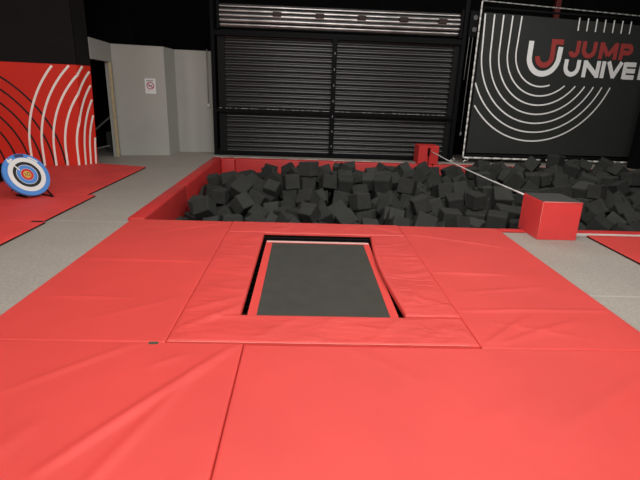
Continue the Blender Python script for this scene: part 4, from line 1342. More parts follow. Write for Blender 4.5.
    (1.622, 6.91, -0.473, 1.58, -0.224, -1.614, 0.283), (1.543, 7.263, -0.35, 0.812, -2.639, 0.833, 0.25),
    (1.65, 7.615, -0.594, -1.923, 0.523, -1.391, 0.239), (1.62, 7.894, -0.493, -0.045, -1.814, 1.675, 0.269),
    (1.608, 8.261, -0.5, 0.195, 1.388, -2.943, 0.227), (1.645, 8.528, -0.481, 1.691, -1.457, 1.359, 0.256),
    (1.473, 8.858, -0.366, -0.525, 0.864, 0.886, 0.29), (1.652, 9.161, -0.52, 1.28, -0.999, -0.524, 0.289),
    (1.705, 9.669, -0.537, 1.231, -1.385, -0.538, 0.229), (1.634, 9.992, -0.589, -1.853, -1.763, -1.015, 0.257),
    (1.556, 10.306, -0.496, -1.49, 2.503, 0.096, 0.288), (1.618, 10.653, -0.646, 0.178, 0.016, 1.685, 0.289),
    (1.941, 6.152, -0.536, 1.23, 0.22, -3.041, 0.212), (1.998, 6.52, -0.528, 1.655, 0.967, -1.195, 0.293),
    (2.055, 6.899, -0.448, 1.264, 1.447, 1.395, 0.292), (1.858, 7.2, -0.556, 1.551, 0.36, -2.306, 0.267),
    (1.942, 7.735, -0.539, 1.34, -0.337, 1.884, 0.257), (1.903, 8.001, -0.461, 0.799, -1.803, 1.041, 0.255),
    (1.934, 8.314, -0.493, -0.093, 0.127, 1.938, 0.252), (2.022, 8.627, -0.403, -2.528, -0.839, -1.068, 0.225),
    (1.857, 8.843, -0.502, -1.374, 0.365, 2.396, 0.261), (2.044, 9.096, -0.508, -0.316, -1.761, 1.231, 0.273),
    (1.996, 9.472, -0.526, 0.023, 1.115, -0.49, 0.257), (1.974, 9.928, -0.579, -0.406, -1.827, -1.026, 0.276),
    (1.895, 10.243, -0.576, -0.044, -3.027, -1.582, 0.253), (1.897, 10.561, -0.682, -0.247, 1.07, -1.602, 0.222),
    (1.901, 10.915, -0.703, 1.989, -0.233, -2.161, 0.238), (2.253, 5.824, -0.531, -0.124, 0.789, 1.455, 0.197),
    (2.264, 6.205, -0.543, 0.709, 0.807, 1.223, 0.267), (2.328, 6.585, -0.532, 2.4, -0.903, 1.097, 0.24),
    (2.349, 6.912, -0.457, -1.023, -1.657, -0.419, 0.284), (2.251, 7.346, -0.432, 0.794, 1.839, 0.865, 0.281),
    (2.243, 7.651, -0.5, -1.832, -0.052, 0.13, 0.234), (2.233, 7.96, -0.49, -1.314, 1.797, -1.165, 0.289),
    (2.298, 8.287, -0.551, 0.069, -0.009, -1.469, 0.269), (2.194, 8.566, -0.576, -2.029, -0.172, -1.768, 0.241),
    (2.331, 8.764, -0.372, 0.858, 0.662, -2.604, 0.25), (2.344, 8.951, -0.579, -0.871, -1.26, 2.517, 0.223),
    (2.24, 9.298, -0.453, -2.948, -0.443, -0.744, 0.296), (2.401, 9.774, -0.534, -0.644, 2.789, -0.584, 0.289),
    (2.264, 10.437, -0.576, 0.147, -1.74, -1.901, 0.299), (2.245, 10.906, -0.692, -1.675, 0.343, -2.076, 0.158),
    (2.507, 5.872, -0.495, 1.101, -0.346, 2.606, 0.166), (2.552, 6.287, -0.449, 0.578, 1.786, -2.07, 0.249),
    (2.67, 6.61, -0.434, 0.325, -1.678, 1.205, 0.291), (2.665, 6.929, -0.448, -0.629, -0.123, 1.71, 0.251),
    (2.831, 7.109, -0.285, -2.504, -0.092, -1.183, 0.244), (2.645, 7.542, -0.429, -0.341, -0.34, -0.194, 0.27),
    (2.588, 7.849, -0.51, 1.555, -1.148, 1.632, 0.285), (2.602, 8.52, -0.484, -0.244, 1.302, -0.2, 0.282),
    (2.603, 8.942, -0.381, -0.644, 0.828, -0.167, 0.26), (2.612, 9.182, -0.544, -0.566, -0.403, 0.499, 0.269),
    (2.496, 9.462, -0.373, -0.271, 0.693, 2.236, 0.289), (2.77, 9.998, -0.546, 0.382, 1.882, 0.965, 0.298),
    (2.556, 10.19, -0.542, 0.09, 3.006, -0.985, 0.228), (2.603, 10.494, -0.613, 1.597, 0.165, -2.036, 0.228),
    (2.621, 10.941, -0.668, -0.097, -1.342, 1.679, 0.286), (2.973, 6.583, -0.422, -0.639, -1.381, -2.406, 0.257),
    (3.016, 6.866, -0.422, -0.439, 2.023, -0.225, 0.251), (3.018, 7.151, -0.451, 1.552, 2.499, 0.234, 0.252),
    (2.968, 7.432, -0.521, -0.156, 1.013, 1.681, 0.23), (2.899, 7.799, -0.496, -1.174, 0.003, -3, 0.256),
    (2.896, 8.125, -0.489, -2.997, 1.15, 0.312, 0.29), (3.016, 8.441, -0.455, -0.7, 1.473, -0.522, 0.261),
    (2.942, 8.961, -0.454, 1.909, -2.155, -0.19, 0.253), (2.884, 9.227, -0.439, 0.602, -0.316, -1.566, 0.238),
    (2.86, 9.511, -0.461, 0.026, -1.391, -1.575, 0.233), (3.037, 9.835, -0.332, -0.602, 2.179, -0.856, 0.27),
    (2.985, 10.309, -0.51, -0.548, 0.245, -2.459, 0.297), (2.974, 10.65, -0.621, -0.79, -0.972, 0.668, 0.233),
    (2.936, 10.946, -0.679, 0.513, 1.653, 1.977, 0.288), (3.084, 6.292, -0.466, -2.115, 1.349, -0.242, 0.249),
    (3.314, 6.546, -0.419, -0.015, 0.319, 2.849, 0.272), (3.323, 6.912, -0.412, -0.281, 1.32, 1.46, 0.28),
    (3.32, 7.282, -0.463, 2.097, 1.394, 0.748, 0.289), (3.25, 7.585, -0.464, 0.409, -1.501, -0.149, 0.224),
    (3.262, 7.871, -0.479, 1.657, -0.066, -1.529, 0.262), (3.23, 8.186, -0.411, 0.696, -1.489, -0.507, 0.289),
    (3.275, 8.568, -0.441, 2.844, 1.403, 0.046, 0.251), (2.959, 8.714, -0.417, 0.085, -2.959, 1.668, 0.246),
    (3.174, 9.238, -0.463, -1.59, -0.265, 0.093, 0.246), (3.25, 9.549, -0.425, -1.751, 0.077, 2.351, 0.233),
    (3.369, 9.843, -0.415, 1.135, -0.083, 1.367, 0.273), (3.361, 10.188, -0.567, 0.277, -0.267, -1.954, 0.244),
    (3.281, 10.636, -0.628, 1.763, 0.805, -1.336, 0.256), (3.495, 6.14, -0.481, 0.16, -0.679, -1.657, 0.276),
    (3.636, 6.628, -0.462, 1.383, -0.814, 1.494, 0.24), (3.576, 7.017, -0.415, 1.515, 0.138, 1.718, 0.248),
    (3.608, 7.289, -0.439, 1.09, 1.405, -0.33, 0.267), (3.551, 7.658, -0.424, 2.122, -1.702, 0.112, 0.274),
    (3.549, 8.033, -0.505, 1.209, -0.893, -1.072, 0.222), (3.554, 8.279, -0.378, 0.839, 3.122, 0.008, 0.292),
    (3.545, 8.626, -0.406, -1.389, -0.165, -1.458, 0.257), (3.423, 8.923, -0.499, 0.522, 0.365, -2.698, 0.238),
    (3.504, 9.245, -0.361, 2.577, -1.761, -0.054, 0.298), (3.596, 9.564, -0.386, 2.004, 0.037, -1.819, 0.276),
    (3.69, 9.822, -0.406, -0.062, 1.74, -0.173, 0.23), (3.666, 10.119, -0.507, 0.153, -0.527, -1.593, 0.296),
    (3.575, 10.492, -0.554, 1.981, 0.219, -1.24, 0.249), (3.999, 5.858, -0.446, 0.094, -2.132, 0.357, 0.266),
    (3.776, 6.162, -0.462, -0.175, 0.804, 1.455, 0.287), (3.874, 6.531, -0.446, 1.416, -0.718, 1.331, 0.233),
    (3.93, 6.933, -0.411, 0.926, 0.172, 0.127, 0.236), (3.897, 7.307, -0.369, -0.441, 0.901, 1.207, 0.269),
    (3.859, 7.566, -0.3, 1.256, -0.596, 1.749, 0.242), (3.822, 7.835, -0.473, -2.803, 0.138, 0.92, 0.232),
    (3.86, 8.145, -0.422, 1.38, 1.606, -0.332, 0.298), (3.839, 8.636, -0.394, 0.255, -3.07, 0.125, 0.265),
    (3.772, 8.933, -0.416, 3.085, -1.271, 0.19, 0.285), (3.865, 9.251, -0.414, 1.942, 0.213, -1.519, 0.235),
    (3.869, 9.519, -0.372, 2.029, 1.086, 0.239, 0.235), (3.945, 9.809, -0.445, -0.418, 1.744, -0.304, 0.239),
    (3.981, 10.105, -0.49, -2.645, 0.23, -1.355, 0.239), (3.828, 10.557, -0.499, -0.504, -2.378, -0.929, 0.261),
    (4.253, 5.962, -0.362, -1.355, -0.365, 2.205, 0.193), (4.113, 6.366, -0.437, 1.142, -1.856, 0.258, 0.245),
    (4.234, 6.954, -0.451, 0.134, -0.344, -0.058, 0.248), (4.212, 7.236, -0.368, 2.251, 0.962, 0.668, 0.286),
    (4.177, 7.607, -0.41, 0.021, 1.184, -1.647, 0.27), (4.138, 7.814, -0.195, 1.46, -0.371, -1.348, 0.282),
    (4.185, 8.121, -0.357, 0.506, 0.256, 3.026, 0.285), (4.223, 8.589, -0.372, -1.429, 0.033, -1.671, 0.281),
    (4.147, 8.92, -0.274, -0.222, -2.535, -1.577, 0.264), (4.152, 9.227, -0.393, 0.55, -0.349, 0.126, 0.271),
    (4.21, 9.571, -0.403, 1.742, -0.077, 1.725, 0.295), (4.245, 9.892, -0.456, 0.927, -0.239, 1.471, 0.238),
    (4.393, 10.361, -0.326, 1.057, 0.25, 0.592, 0.275), (4.101, 10.499, -0.393, -1.992, 0.648, 1.221, 0.223),
    (4.305, 10.774, -0.409, -1.159, 0.805, -1.249, 0.29), (4.612, 5.928, -0.36, -0.213, -0.316, 0.241, 0.236),
    (4.622, 6.444, -0.442, 0.058, -2.466, 1.384, 0.224), (4.512, 6.958, -0.342, -1.159, 0.095, -1.275, 0.259),
    (4.558, 7.316, -0.352, 1.326, 0.024, 0.03, 0.294), (4.472, 7.601, -0.388, -1.345, 0.178, 3.083, 0.25),
    (4.464, 7.878, -0.351, -0.438, 0.174, 1.429, 0.256), (4.516, 8.167, -0.348, 1.115, 1.236, -0.731, 0.276),
    (4.65, 8.486, -0.39, -1.081, 1.4, 0.302, 0.295), (4.795, 8.81, -0.41, -0.39, -3.1, 0.403, 0.243),
    (4.55, 9.291, -0.374, -0.848, -1.978, -0.546, 0.271), (4.655, 9.64, -0.364, -0.017, 1.155, 1.244, 0.263),
    (4.708, 10.295, -0.148, 0.942, 1.891, 0.296, 0.245), (4.72, 10.283, -0.397, 0.019, -2.822, 0.236, 0.223),
    (4.629, 10.534, -0.358, -0.002, 1.044, -1.331, 0.225), (4.609, 10.826, -0.368, 1.738, 0.84, -1.138, 0.242),
    (4.978, 6.011, -0.364, -0.522, 0.445, -1.295, 0.261), (4.917, 6.502, -0.425, 0.664, 0.038, 0.015, 0.271),
    (4.867, 6.872, -0.319, -1.594, 0.484, -1.637, 0.271), (4.868, 7.233, -0.401, -2.697, 1.202, 0.302, 0.236),
    (4.963, 7.526, -0.365, -1.289, 0.096, -2.256, 0.24), (4.836, 7.768, -0.407, -0.415, 2.777, -0.799, 0.248),
    (4.903, 8.104, -0.347, 2.104, 1.225, -0.168, 0.247), (4.939, 8.448, -0.377, 0.948, -0.966, 2.046, 0.233),
    (5.078, 8.98, -0.363, 0.117, 0.849, -1.225, 0.298), (4.893, 9.413, -0.403, -1.856, -0.518, -1.363, 0.228),
    (4.921, 9.607, -0.231, 0.013, -0.589, -1.88, 0.265), (5.023, 9.908, -0.326, -1.34, 1.64, 0.232, 0.225),
    (5.003, 10.297, -0.373, 2.572, -0.072, 0.243, 0.265), (4.894, 10.571, -0.444, -1.744, 0.459, 1.505, 0.242),
    (5.263, 6.238, -0.323, 1.416, -1.171, -1.388, 0.252), (5.206, 6.542, -0.396, 1.172, 0.166, 3.087, 0.255),
    (5.148, 6.826, -0.316, -1.603, -0.543, 1.525, 0.278), (5.166, 7.235, -0.36, 0.43, 1.672, 2.035, 0.236),
    (5.301, 7.503, -0.386, -1.615, -2.909, 0.084, 0.251), (5.226, 7.85, -0.3, 0.395, 2.354, -0.95, 0.298),
    (5.239, 8.239, -0.342, -0.413, 0.507, -1.23, 0.241), (5.293, 8.57, -0.369, -0.646, -1.337, -0.829, 0.271),
    (5.412, 9.036, -0.309, -0.546, -0.144, 3.071, 0.291), (5.196, 9.371, -0.326, -0.97, 0.945, -2.446, 0.239),
    (5.218, 9.661, -0.306, 1.555, 0.186, -0, 0.27), (5.289, 9.977, -0.302, -0.038, -1.357, -1.482, 0.289),
    (5.267, 10.407, -0.389, -2.839, 0.801, -1.013, 0.253), (5.171, 10.689, -0.352, -0.414, 2.078, -1.68, 0.187),
    (5.55, 6.168, -0.404, 0.025, -0.253, 2.577, 0.224), (5.497, 6.536, -0.428, -1.179, 1.087, 1.88, 0.232),
    (5.525, 6.858, -0.336, -0.061, -0.146, 1.748, 0.288), (5.467, 7.156, -0.289, -0.466, 0.312, -1.521, 0.268),
    (5.588, 7.573, -0.393, 1.293, -1.614, -1.22, 0.279), (5.582, 8.054, -0.317, -1.392, 0.273, 2.93, 0.293),
    (5.596, 8.345, -0.364, -0.118, 0.172, 1.311, 0.286), (5.661, 8.67, -0.349, -1.238, -1.226, 1.091, 0.263),
    (5.73, 8.97, -0.324, 0.088, -0.052, -1.73, 0.287), (5.511, 9.33, -0.138, 1.339, -2.411, -0.297, 0.288),
    (5.517, 9.62, -0.301, 0.698, 2.201, 0.673, 0.25), (5.604, 9.926, -0.328, -0.259, 1.09, -1.896, 0.291),
    (5.631, 10.267, -0.405, -1.427, 0.166, 1.997, 0.232), (5.535, 10.671, -0.348, -2.139, 0.167, -2.203, 0.277),
    (5.829, 6.012, -0.408, -0.138, -2.849, -0.528, 0.205), (5.758, 6.391, -0.398, -1.495, 0.072, 2.971, 0.277),
    (5.861, 6.831, -0.363, -1.26, -1.41, 1.488, 0.282), (5.777, 7.185, -0.31, -0.904, 0.813, 2.244, 0.297),
    (5.889, 7.682, -0.338, 0.619, -1.818, -0.572, 0.295), (6.071, 8.05, -0.383, 0.315, 0.15, 1.878, 0.293),
    (5.898, 8.387, -0.317, -0.749, -1.351, 2.26, 0.256), (5.955, 8.655, -0.361, 2.06, 1.324, -1.279, 0.249),
    (5.994, 8.923, -0.344, -2.448, 1.527, 0.565, 0.227), (5.723, 9.258, -0.403, 0.1, -0.088, -0.155, 0.252),
    (5.924, 9.541, -0.355, 1.766, -0.53, 1.392, 0.272), (5.922, 9.886, -0.372, -0.651, -2.76, 1.256, 0.223),
    (5.965, 10.176, -0.333, 0.266, -2.771, -0.231, 0.283), (5.863, 10.484, -0.386, -1.569, 0.081, -1.668, 0.244),
    (6.124, 6.133, -0.369, -0.013, 0.957, 1.85, 0.296), (6.181, 6.7, -0.297, 1.009, -2.098, -1.318, 0.254),
    (6.138, 7.078, -0.373, 1.407, -0.149, 0.121, 0.278), (6.062, 7.357, -0.421, -1.022, 1.328, 0.702, 0.24),
    (6.353, 7.794, -0.32, -1.365, -0.069, -1.499, 0.275), (6.406, 8.063, -0.339, 0.056, 0.061, 1.604, 0.25),
    (6.307, 8.355, -0.325, -1.589, 1.62, -1.354, 0.248), (6.221, 8.644, -0.335, 0.01, -1.376, 1.465, 0.239),
    (6.258, 8.894, -0.358, -0.03, -1.322, -0.066, 0.227), (6.227, 9.153, -0.321, -3.107, -0.076, 1.508, 0.263),
    (6.234, 9.445, -0.383, 0.141, -2.806, 1.591, 0.235), (6.282, 9.759, -0.33, -0.064, -0.298, -1.508, 0.244),
    (6.284, 10.06, -0.344, -1.563, 2.841, -0.225, 0.251), (6.176, 10.525, -0.395, -0.042, 0.501, -1.234, 0.274),
    (6.422, 5.881, -0.315, 0.035, 0.164, -0.989, 0.271), (6.442, 6.442, -0.39, 2.128, -1.135, -0.974, 0.229),
    (6.544, 6.727, -0.3, 1.534, 0.078, 2.975, 0.287), (6.455, 7.115, -0.404, -1.703, 0.901, -1.515, 0.261),
    (6.323, 7.44, -0.325, -0.52, -2.515, -1.217, 0.272), (6.719, 7.644, -0.404, -0.461, -0.974, -0.805, 0.221),
    (6.66, 8.071, -0.433, -1.868, 0.259, -0.031, 0.227), (6.595, 8.34, -0.364, -0.783, 1.84, 0.83, 0.244),
    (6.497, 8.657, -0.34, -0.066, -2.892, 1.466, 0.26), (6.539, 8.917, -0.429, -2.181, -1.31, 0.778, 0.228),
    (6.511, 9.168, -0.347, -0.851, 1.762, -0.721, 0.238), (6.523, 9.491, -0.315, -0.986, 1.037, -0.87, 0.273),
    (6.547, 9.823, -0.364, 1.758, 0.322, 1.904, 0.24), (6.359, 10.314, -0.175, 0.673, -1.034, -2.558, 0.263),
    (6.59, 10.502, -0.437, -1.708, 0.092, 0.019, 0.294), (6.783, 5.829, -0.338, 1.452, 3.014, -0.059, 0.26),
    (6.73, 6.351, -0.371, 1.375, 1.093, 1.768, 0.226), (6.935, 6.561, -0.299, 2.062, -1.228, -1.141, 0.261),
    (6.833, 6.959, -0.354, 1.133, 1.093, -1.442, 0.27), (6.753, 7.321, -0.333, 0.708, -2.391, -0.336, 0.282),
    (7.005, 7.744, -0.382, -1.829, 0.164, 1.626, 0.268), (6.925, 7.985, -0.471, -1.404, 0.172, 1.571, 0.232),
    (6.847, 8.344, -0.415, 0.155, -1.153, 1.481, 0.236), (6.782, 8.662, -0.358, 0.074, -2.736, 1.478, 0.27),
    (6.862, 8.99, -0.341, -3.035, -0.877, -0.184, 0.249), (6.952, 9.245, -0.169, 1.86, -0.341, 1.589, 0.257),
    (6.912, 9.414, -0.375, -1.918, 0.281, -1.742, 0.244), (6.822, 9.916, -0.368, -0.018, -1.328, 1.957, 0.29),
    (6.792, 10.233, -0.365, 1.774, 2.08, 0.546, 0.282), (6.991, 10.594, -0.361, -2.359, -0.195, -0.617, 0.259),
    (6.974, 10.916, -0.364, -0.72, -2.959, 0.35, 0.163), (7.066, 6.238, -0.407, -1.623, 0.141, 1.124, 0.259),
    (7.227, 6.549, -0.343, 0.511, -1.91, -2.197, 0.229), (7.217, 6.836, -0.376, 0.105, 1.199, 3.106, 0.289),
    (7.156, 7.226, -0.282, 1.182, 2.02, 0.797, 0.296), (7.327, 7.479, -0.406, 0.221, -0.121, -1.846, 0.278),
    (7.341, 7.841, -0.28, -1.656, 1.985, -0.125, 0.292), (7.181, 8.2, -0.281, 0.99, -1.313, 0.655, 0.298),
    (7.15, 8.525, -0.354, -0.913, -1.825, 1.944, 0.222), (7.264, 8.799, -0.351, 0.955, -1.05, -1.402, 0.266),
    (7.405, 9.022, -0.33, 2.17, -0.767, -0.958, 0.233), (7.248, 9.419, -0.311, 1.839, -0.589, -1.884, 0.283),
    (7.224, 9.92, -0.334, 1.338, -0.936, 1.96, 0.274), (7.129, 10.296, -0.391, 1.378, 0.374, -2.822, 0.222),
    (7.381, 10.753, -0.262, -2.122, -0.773, 0.394, 0.258), (7.515, 5.859, -0.423, 1.578, 0.925, 2.027, 0.199),
    (7.567, 6.191, -0.355, 1.621, -0.239, 1.989, 0.298), (7.64, 6.944, -0.323, 0.97, 1.194, -1.782, 0.288),
    (7.624, 7.404, -0.334, 0.063, -0.195, -1.883, 0.275), (7.647, 7.702, -0.376, -1.453, 2.883, -0.025, 0.25),
    (7.619, 7.966, -0.442, 0.349, 1.438, 1.857, 0.237), (7.484, 8.239, -0.358, -0.602, 1.828, -0.751, 0.275),
    (7.491, 8.506, -0.264, 0.824, 0.224, -1.753, 0.26), (7.645, 8.76, -0.33, 1.426, -0.088, 2.815, 0.222),
    (7.743, 9.085, -0.317, -0.508, -2.184, 1.918, 0.296), (7.55, 9.442, -0.361, 0.532, 1.337, -1.24, 0.249),
    (7.586, 9.732, -0.364, -1.417, 1.409, 1.504, 0.25), (7.52, 10.213, -0.404, -0.759, -1.929, -1.685, 0.234),
    (7.543, 10.539, -0.392, -2.227, -0.031, -1.875, 0.252), (7.672, 10.953, -0.424, 0.096, 0.167, -1.326, 0.236),
    (7.926, 5.904, -0.364, 2.953, -0.144, 1.104, 0.211), (7.982, 6.221, -0.385, 0.898, -0.901, -1.326, 0.292),
    (8.039, 6.698, -0.389, -2.223, -1.213, 0.573, 0.202), (7.954, 7.571, -0.298, 1.447, 1.33, 1.6, 0.292),
    (7.942, 7.933, -0.348, -2.603, 1.195, -0.878, 0.265), (8.046, 8.26, -0.398, 1.081, -1.146, -0.902, 0.223),
    (7.802, 8.493, -0.349, -0.691, -1.322, -2.587, 0.19), (8.01, 8.691, -0.372, -1.229, 2.512, -0.852, 0.237),
    (7.989, 10.447, -0.402, -0.634, -1.89, 1.641, 0.298), (-1.779, 7.818, -0.324, -1.817, -1.096, -1.305, 0.222),
    (-1.758, 8.263, -0.492, -1.402, 1.718, 0.486, 0.189), (-1.882, 9.851, -0.614, -1.613, 1.036, -1.644, 0.156),
    (-1.481, 9.3, -0.2, -0.109, -1.428, 1.617, 0.279), (-1.364, 9.62, -0.231, 0.019, -0.1, -2.046, 0.263),
    (-1.434, 10.041, -0.565, 0.004, -0.124, 0.019, 0.228), (-1.653, 10.836, -0.57, -0.039, -2.487, 0.957, 0.199),
    (-1.36, 10.904, -0.641, -2.611, 0.358, 0.094, 0.202), (-1.173, 10.951, -0.818, 0.557, -0.068, 0.04, 0.153),
    (-1.516, 5.975, -0.532, -0.631, 0.976, 1.62, 0.239), (-1.188, 7.323, -0.303, -1.251, 0.085, 1.727, 0.26),
    (-1.03, 7.657, -0.147, -1.434, 0.062, 0.188, 0.286), (-0.982, 8.156, -0.277, -0.47, 0.976, -2.367, 0.287),
    (-0.899, 8.382, -0.432, -0.434, 0.828, -2.708, 0.226), (-1.054, 8.611, -0.437, -0.953, 0.386, 0.864, 0.231),
    (-1.562, 8.843, -0.297, 1.432, 2.884, 0.383, 0.22), (-1.106, 9.2, -0.317, 0.135, 2.174, -1.984, 0.233),
    (-1.194, 10.346, -0.323, 0.869, -2.056, -0.909, 0.25), (-1.309, 10.744, -0.468, 0.627, -0.075, 0.735, 0.226),
    (-0.719, 8.41, -0.169, 0.465, -0.983, 0.84, 0.293), (-0.707, 8.647, -0.304, -1.963, 0.518, 1.383, 0.25),
    (-0.859, 8.981, -0.213, 0.107, 0.132, 1.522, 0.295), (-0.731, 9.251, -0.29, -0.451, -1.264, 0.384, 0.273),
    (-0.781, 9.523, -0.313, -1.261, 0.002, -1.577, 0.235), (-0.783, 9.824, -0.323, -1.711, -0.125, 0.041, 0.264),
    (-0.792, 10.066, -0.512, 2.48, -0.085, -1.591, 0.252), (-0.288, 5.893, -0.334, 0.426, -0.766, 0.436, 0.282),
    (-0.355, 8.454, -0.127, 2.138, -1.96, -0.512, 0.289), (-0.372, 8.775, -0.232, -2.825, -0.216, 1.514, 0.278),
    (-0.386, 9.063, -0.2, 1.864, 1.41, 0.299, 0.254), (-0.422, 9.324, -0.199, -1.788, -0.022, 1.574, 0.263),
    (-0.474, 9.577, -0.246, -1.58, -3.091, 0.001, 0.238), (-0.452, 10.434, -0.437, -1.218, 0.35, 2.89, 0.273),
    (-0.022, 5.861, -0.524, -0.272, -0.111, 2.917, 0.187), (-0.052, 8.744, -0.277, -1.519, 0.479, 1.671, 0.293),
    (0.108, 9.096, -0.267, 1.345, 2.619, -0.135, 0.254), (-0.115, 9.229, -0.057, -2.06, 0.201, 1.67, 0.297),
    (-0.132, 9.584, -0.168, -2.276, -1.773, 0.513, 0.296), (-0.074, 9.925, -0.265, -1.33, -0.883, -1.689, 0.227),
    (-0.121, 10.373, -0.298, 1.856, 0.385, -1.321, 0.295), (0.015, 6.076, -0.399, -0.82, -0.089, 1.176, 0.198),
    (0.393, 9.072, -0.211, -0.397, 0.228, 1.375, 0.285), (0.544, 9.423, -0.138, -2.292, -0.867, 0.41, 0.286),
    (0.228, 9.677, -0.156, 2.054, 1.101, -1.064, 0.24), (0.256, 9.944, -0.287, 1.225, 0.111, -1.793, 0.258),
    (0.202, 10.499, -0.434, 1.795, -0.771, -1.729, 0.245), (0.744, 8.676, -0.211, 1.905, 1.052, -1.481, 0.275),
    (0.696, 9.063, -0.169, 1.751, -0.721, -2.038, 0.239), (0.805, 9.312, -0.245, -1.441, 0.376, 2.811, 0.221),
    (0.69, 9.668, -0.257, 0.338, -3.114, -0.24, 0.275), (0.775, 9.996, -0.214, -0.025, -1.248, -1.793, 0.285),
    (0.951, 7.925, -0.249, -0.098, 3.049, -0.049, 0.256), (0.934, 8.171, -0.174, -0.338, 1.803, -1.946, 0.225),
    (1.03, 8.743, -0.224, -0.301, -1.188, 1.726, 0.243), (1.067, 9.087, -0.216, -0.122, 1.12, -1.957, 0.231),
    (0.981, 9.602, -0.184, 1.471, -0.468, 1.435, 0.295), (1.046, 9.884, -0.331, 0.518, -2.898, -0.366, 0.24),
    (0.935, 10.291, -0.23, 0.797, -1.612, -1.042, 0.272), (1.003, 10.814, -0.606, -1.34, -0.212, -0.817, 0.205),
    (1.289, 8.857, -0.065, -0.681, 2.862, -0.134, 0.264), (1.261, 9.53, -0.234, -1.599, -0.047, 1.423, 0.258),
    (1.468, 9.793, -0.172, 1.58, 0.529, -0.044, 0.287), (1.293, 10.505, -0.315, -0.142, 0.475, -0.669, 0.253),
    (1.272, 10.885, -0.454, -0.597, -0.775, 2.905, 0.298), (1.516, 5.982, -0.328, -0.936, -0.704, -1.705, 0.247),
    (1.621, 8.563, -0.171, -0.018, -2.219, 1.467, 0.259), (1.473, 9.079, -0.174, 1.266, -0.671, 1.578, 0.272),
    (1.504, 9.301, -0.358, -0.668, -0.579, -2.03, 0.226), (1.701, 9.541, -0.303, 1.179, 1.746, -0.932, 0.25),
    (1.826, 9.823, -0.249, -0.552, 2.17, 1.753, 0.247), (1.744, 10.333, -0.311, -1.532, 0.931, 0.145, 0.236),
    (1.683, 10.607, -0.39, -1.749, 0.014, -1.288, 0.225), (2, 7.222, -0.246, 1.243, 0.346, 0.019, 0.279),
    (1.987, 7.477, -0.395, -0.205, -2.599, 1.672, 0.236), (1.877, 8.397, -0.257, 1.769, -0.117, -1.83, 0.233),
    (1.774, 8.906, -0.25, -1.825, -0.302, -0.416, 0.263), (1.886, 9.208, -0.22, 1.693, 1.266, -0.351, 0.291),
    (1.971, 9.552, -0.064, -2.112, -0.036, -2.288, 0.298), (1.991, 10.09, -0.328, 0.026, -0.084, -1.741, 0.224),
    (2.036, 10.453, -0.323, 1.22, -1.883, -0.733, 0.222), (2.036, 10.745, -0.514, 0.186, -1.005, -2.54, 0.198),
    (2.303, 5.989, -0.357, -0.243, 0.767, 1.286, 0.257), (2.331, 7.115, -0.215, -0.441, -1.343, 2.022, 0.229),
    (2.446, 7.657, -0.255, 2.084, 1.053, -0.934, 0.226), (2.151, 8.884, -0.223, 0.743, -0.597, 2.541, 0.258),
    (2.163, 9.709, -0.391, 1.148, -0.581, 1.225, 0.234), (2.241, 10.004, -0.281, 1.646, -0.813, -1.856, 0.287),
    (2.265, 10.121, -0.579, 0.917, -1.214, 2.14, 0.224), (2.683, 7.367, -0.127, 0.915, 0.255, -2.991, 0.248),
    (2.669, 7.696, -0.21, -0.446, -2.048, -1.011, 0.225), (2.592, 7.945, -0.249, -1.559, -1.148, 1.632, 0.268),
    (2.243, 9.285, -0.098, 2.713, 0.917, -0.137, 0.278), (2.396, 9.642, -0.161, 0.414, 0.835, -0.494, 0.259),
    (2.527, 9.948, -0.297, 0.77, -2.045, 0.53, 0.236), (2.637, 10.38, -0.315, 0.694, -3.113, -0.797, 0.272),
    (2.892, 5.908, -0.396, -0.474, -1.102, -1.662, 0.294), (2.988, 7.672, -0.187, 0.011, -0.098, 1.572, 0.296),
    (2.891, 7.952, -0.227, -0.259, -1.93, 0.338, 0.226), (2.756, 8.528, -0.17, 1.711, 0.55, 0.402, 0.296),
    (2.748, 9.267, -0.232, -0.952, -0.899, 2.723, 0.26), (2.77, 9.602, -0.16, 1.764, -1.186, -0.614, 0.258),
    (2.806, 9.884, -0.235, -1.633, -2.71, -0.168, 0.224), (2.813, 10.872, -0.394, 1.379, 0.014, 0.426, 0.206),
    (3.255, 7.909, -0.228, 1.65, -0.073, -1.437, 0.242), (3.333, 8.555, -0.161, 0.22, -1.742, -0.258, 0.268),
    (3.22, 8.938, -0.309, -0.551, 0.944, -0.572, 0.279), (3.084, 9.324, -0.191, 1.956, -0.156, -1.455, 0.284),
    (3.163, 9.754, -0.091, -0.606, -3.092, 0.644, 0.289), (3.262, 10.235, -0.258, -0.062, 0.972, 1.769, 0.276),
    (3.267, 10.479, -0.445, 0.819, 0.087, -0.109, 0.223), (3.239, 10.874, -0.489, -1.588, -0.698, -1.307, 0.261),
    (3.495, 5.912, -0.322, 0.273, 0.86, -1.303, 0.279), (3.572, 6.381, -0.293, -1.351, -0.735, -1.75, 0.283),
    (3.679, 6.76, -0.217, -2.231, -0.009, -0.059, 0.289), (3.644, 7.282, -0.126, 0.227, 2.806, 1.494, 0.252),
    (3.549, 8.056, -0.111, -0.006, 1.772, -1.589, 0.295), (3.638, 8.374, -0.069, -1.177, 1.768, 1.677, 0.231),
    (3.594, 8.629, -0.145, 0.148, 0.196, -3.106, 0.232), (3.457, 9.495, -0.099, 2.188, -1.731, -0.59, 0.25),
    (3.56, 10.293, -0.287, 1.741, 1.024, -1.41, 0.265), (3.544, 10.94, -0.605, -2.231, 1.23, -0.897, 0.244),
    (3.978, 6.711, -0.304, -2.317, 0.292, 0.027, 0.238), (3.883, 7.068, -0.219, 0.662, 3.08, -0.176, 0.227),
    (3.867, 7.746, -0.095, -1.659, 0.596, -1.392, 0.279), (3.964, 8.659, -0.098, -0.02, 2.879, 1.495, 0.24),
    (3.801, 9.511, -0.135, -0.05, 2.659, 0.131, 0.248), (3.78, 9.847, -0.133, 0.492, -1.939, -1.887, 0.257),
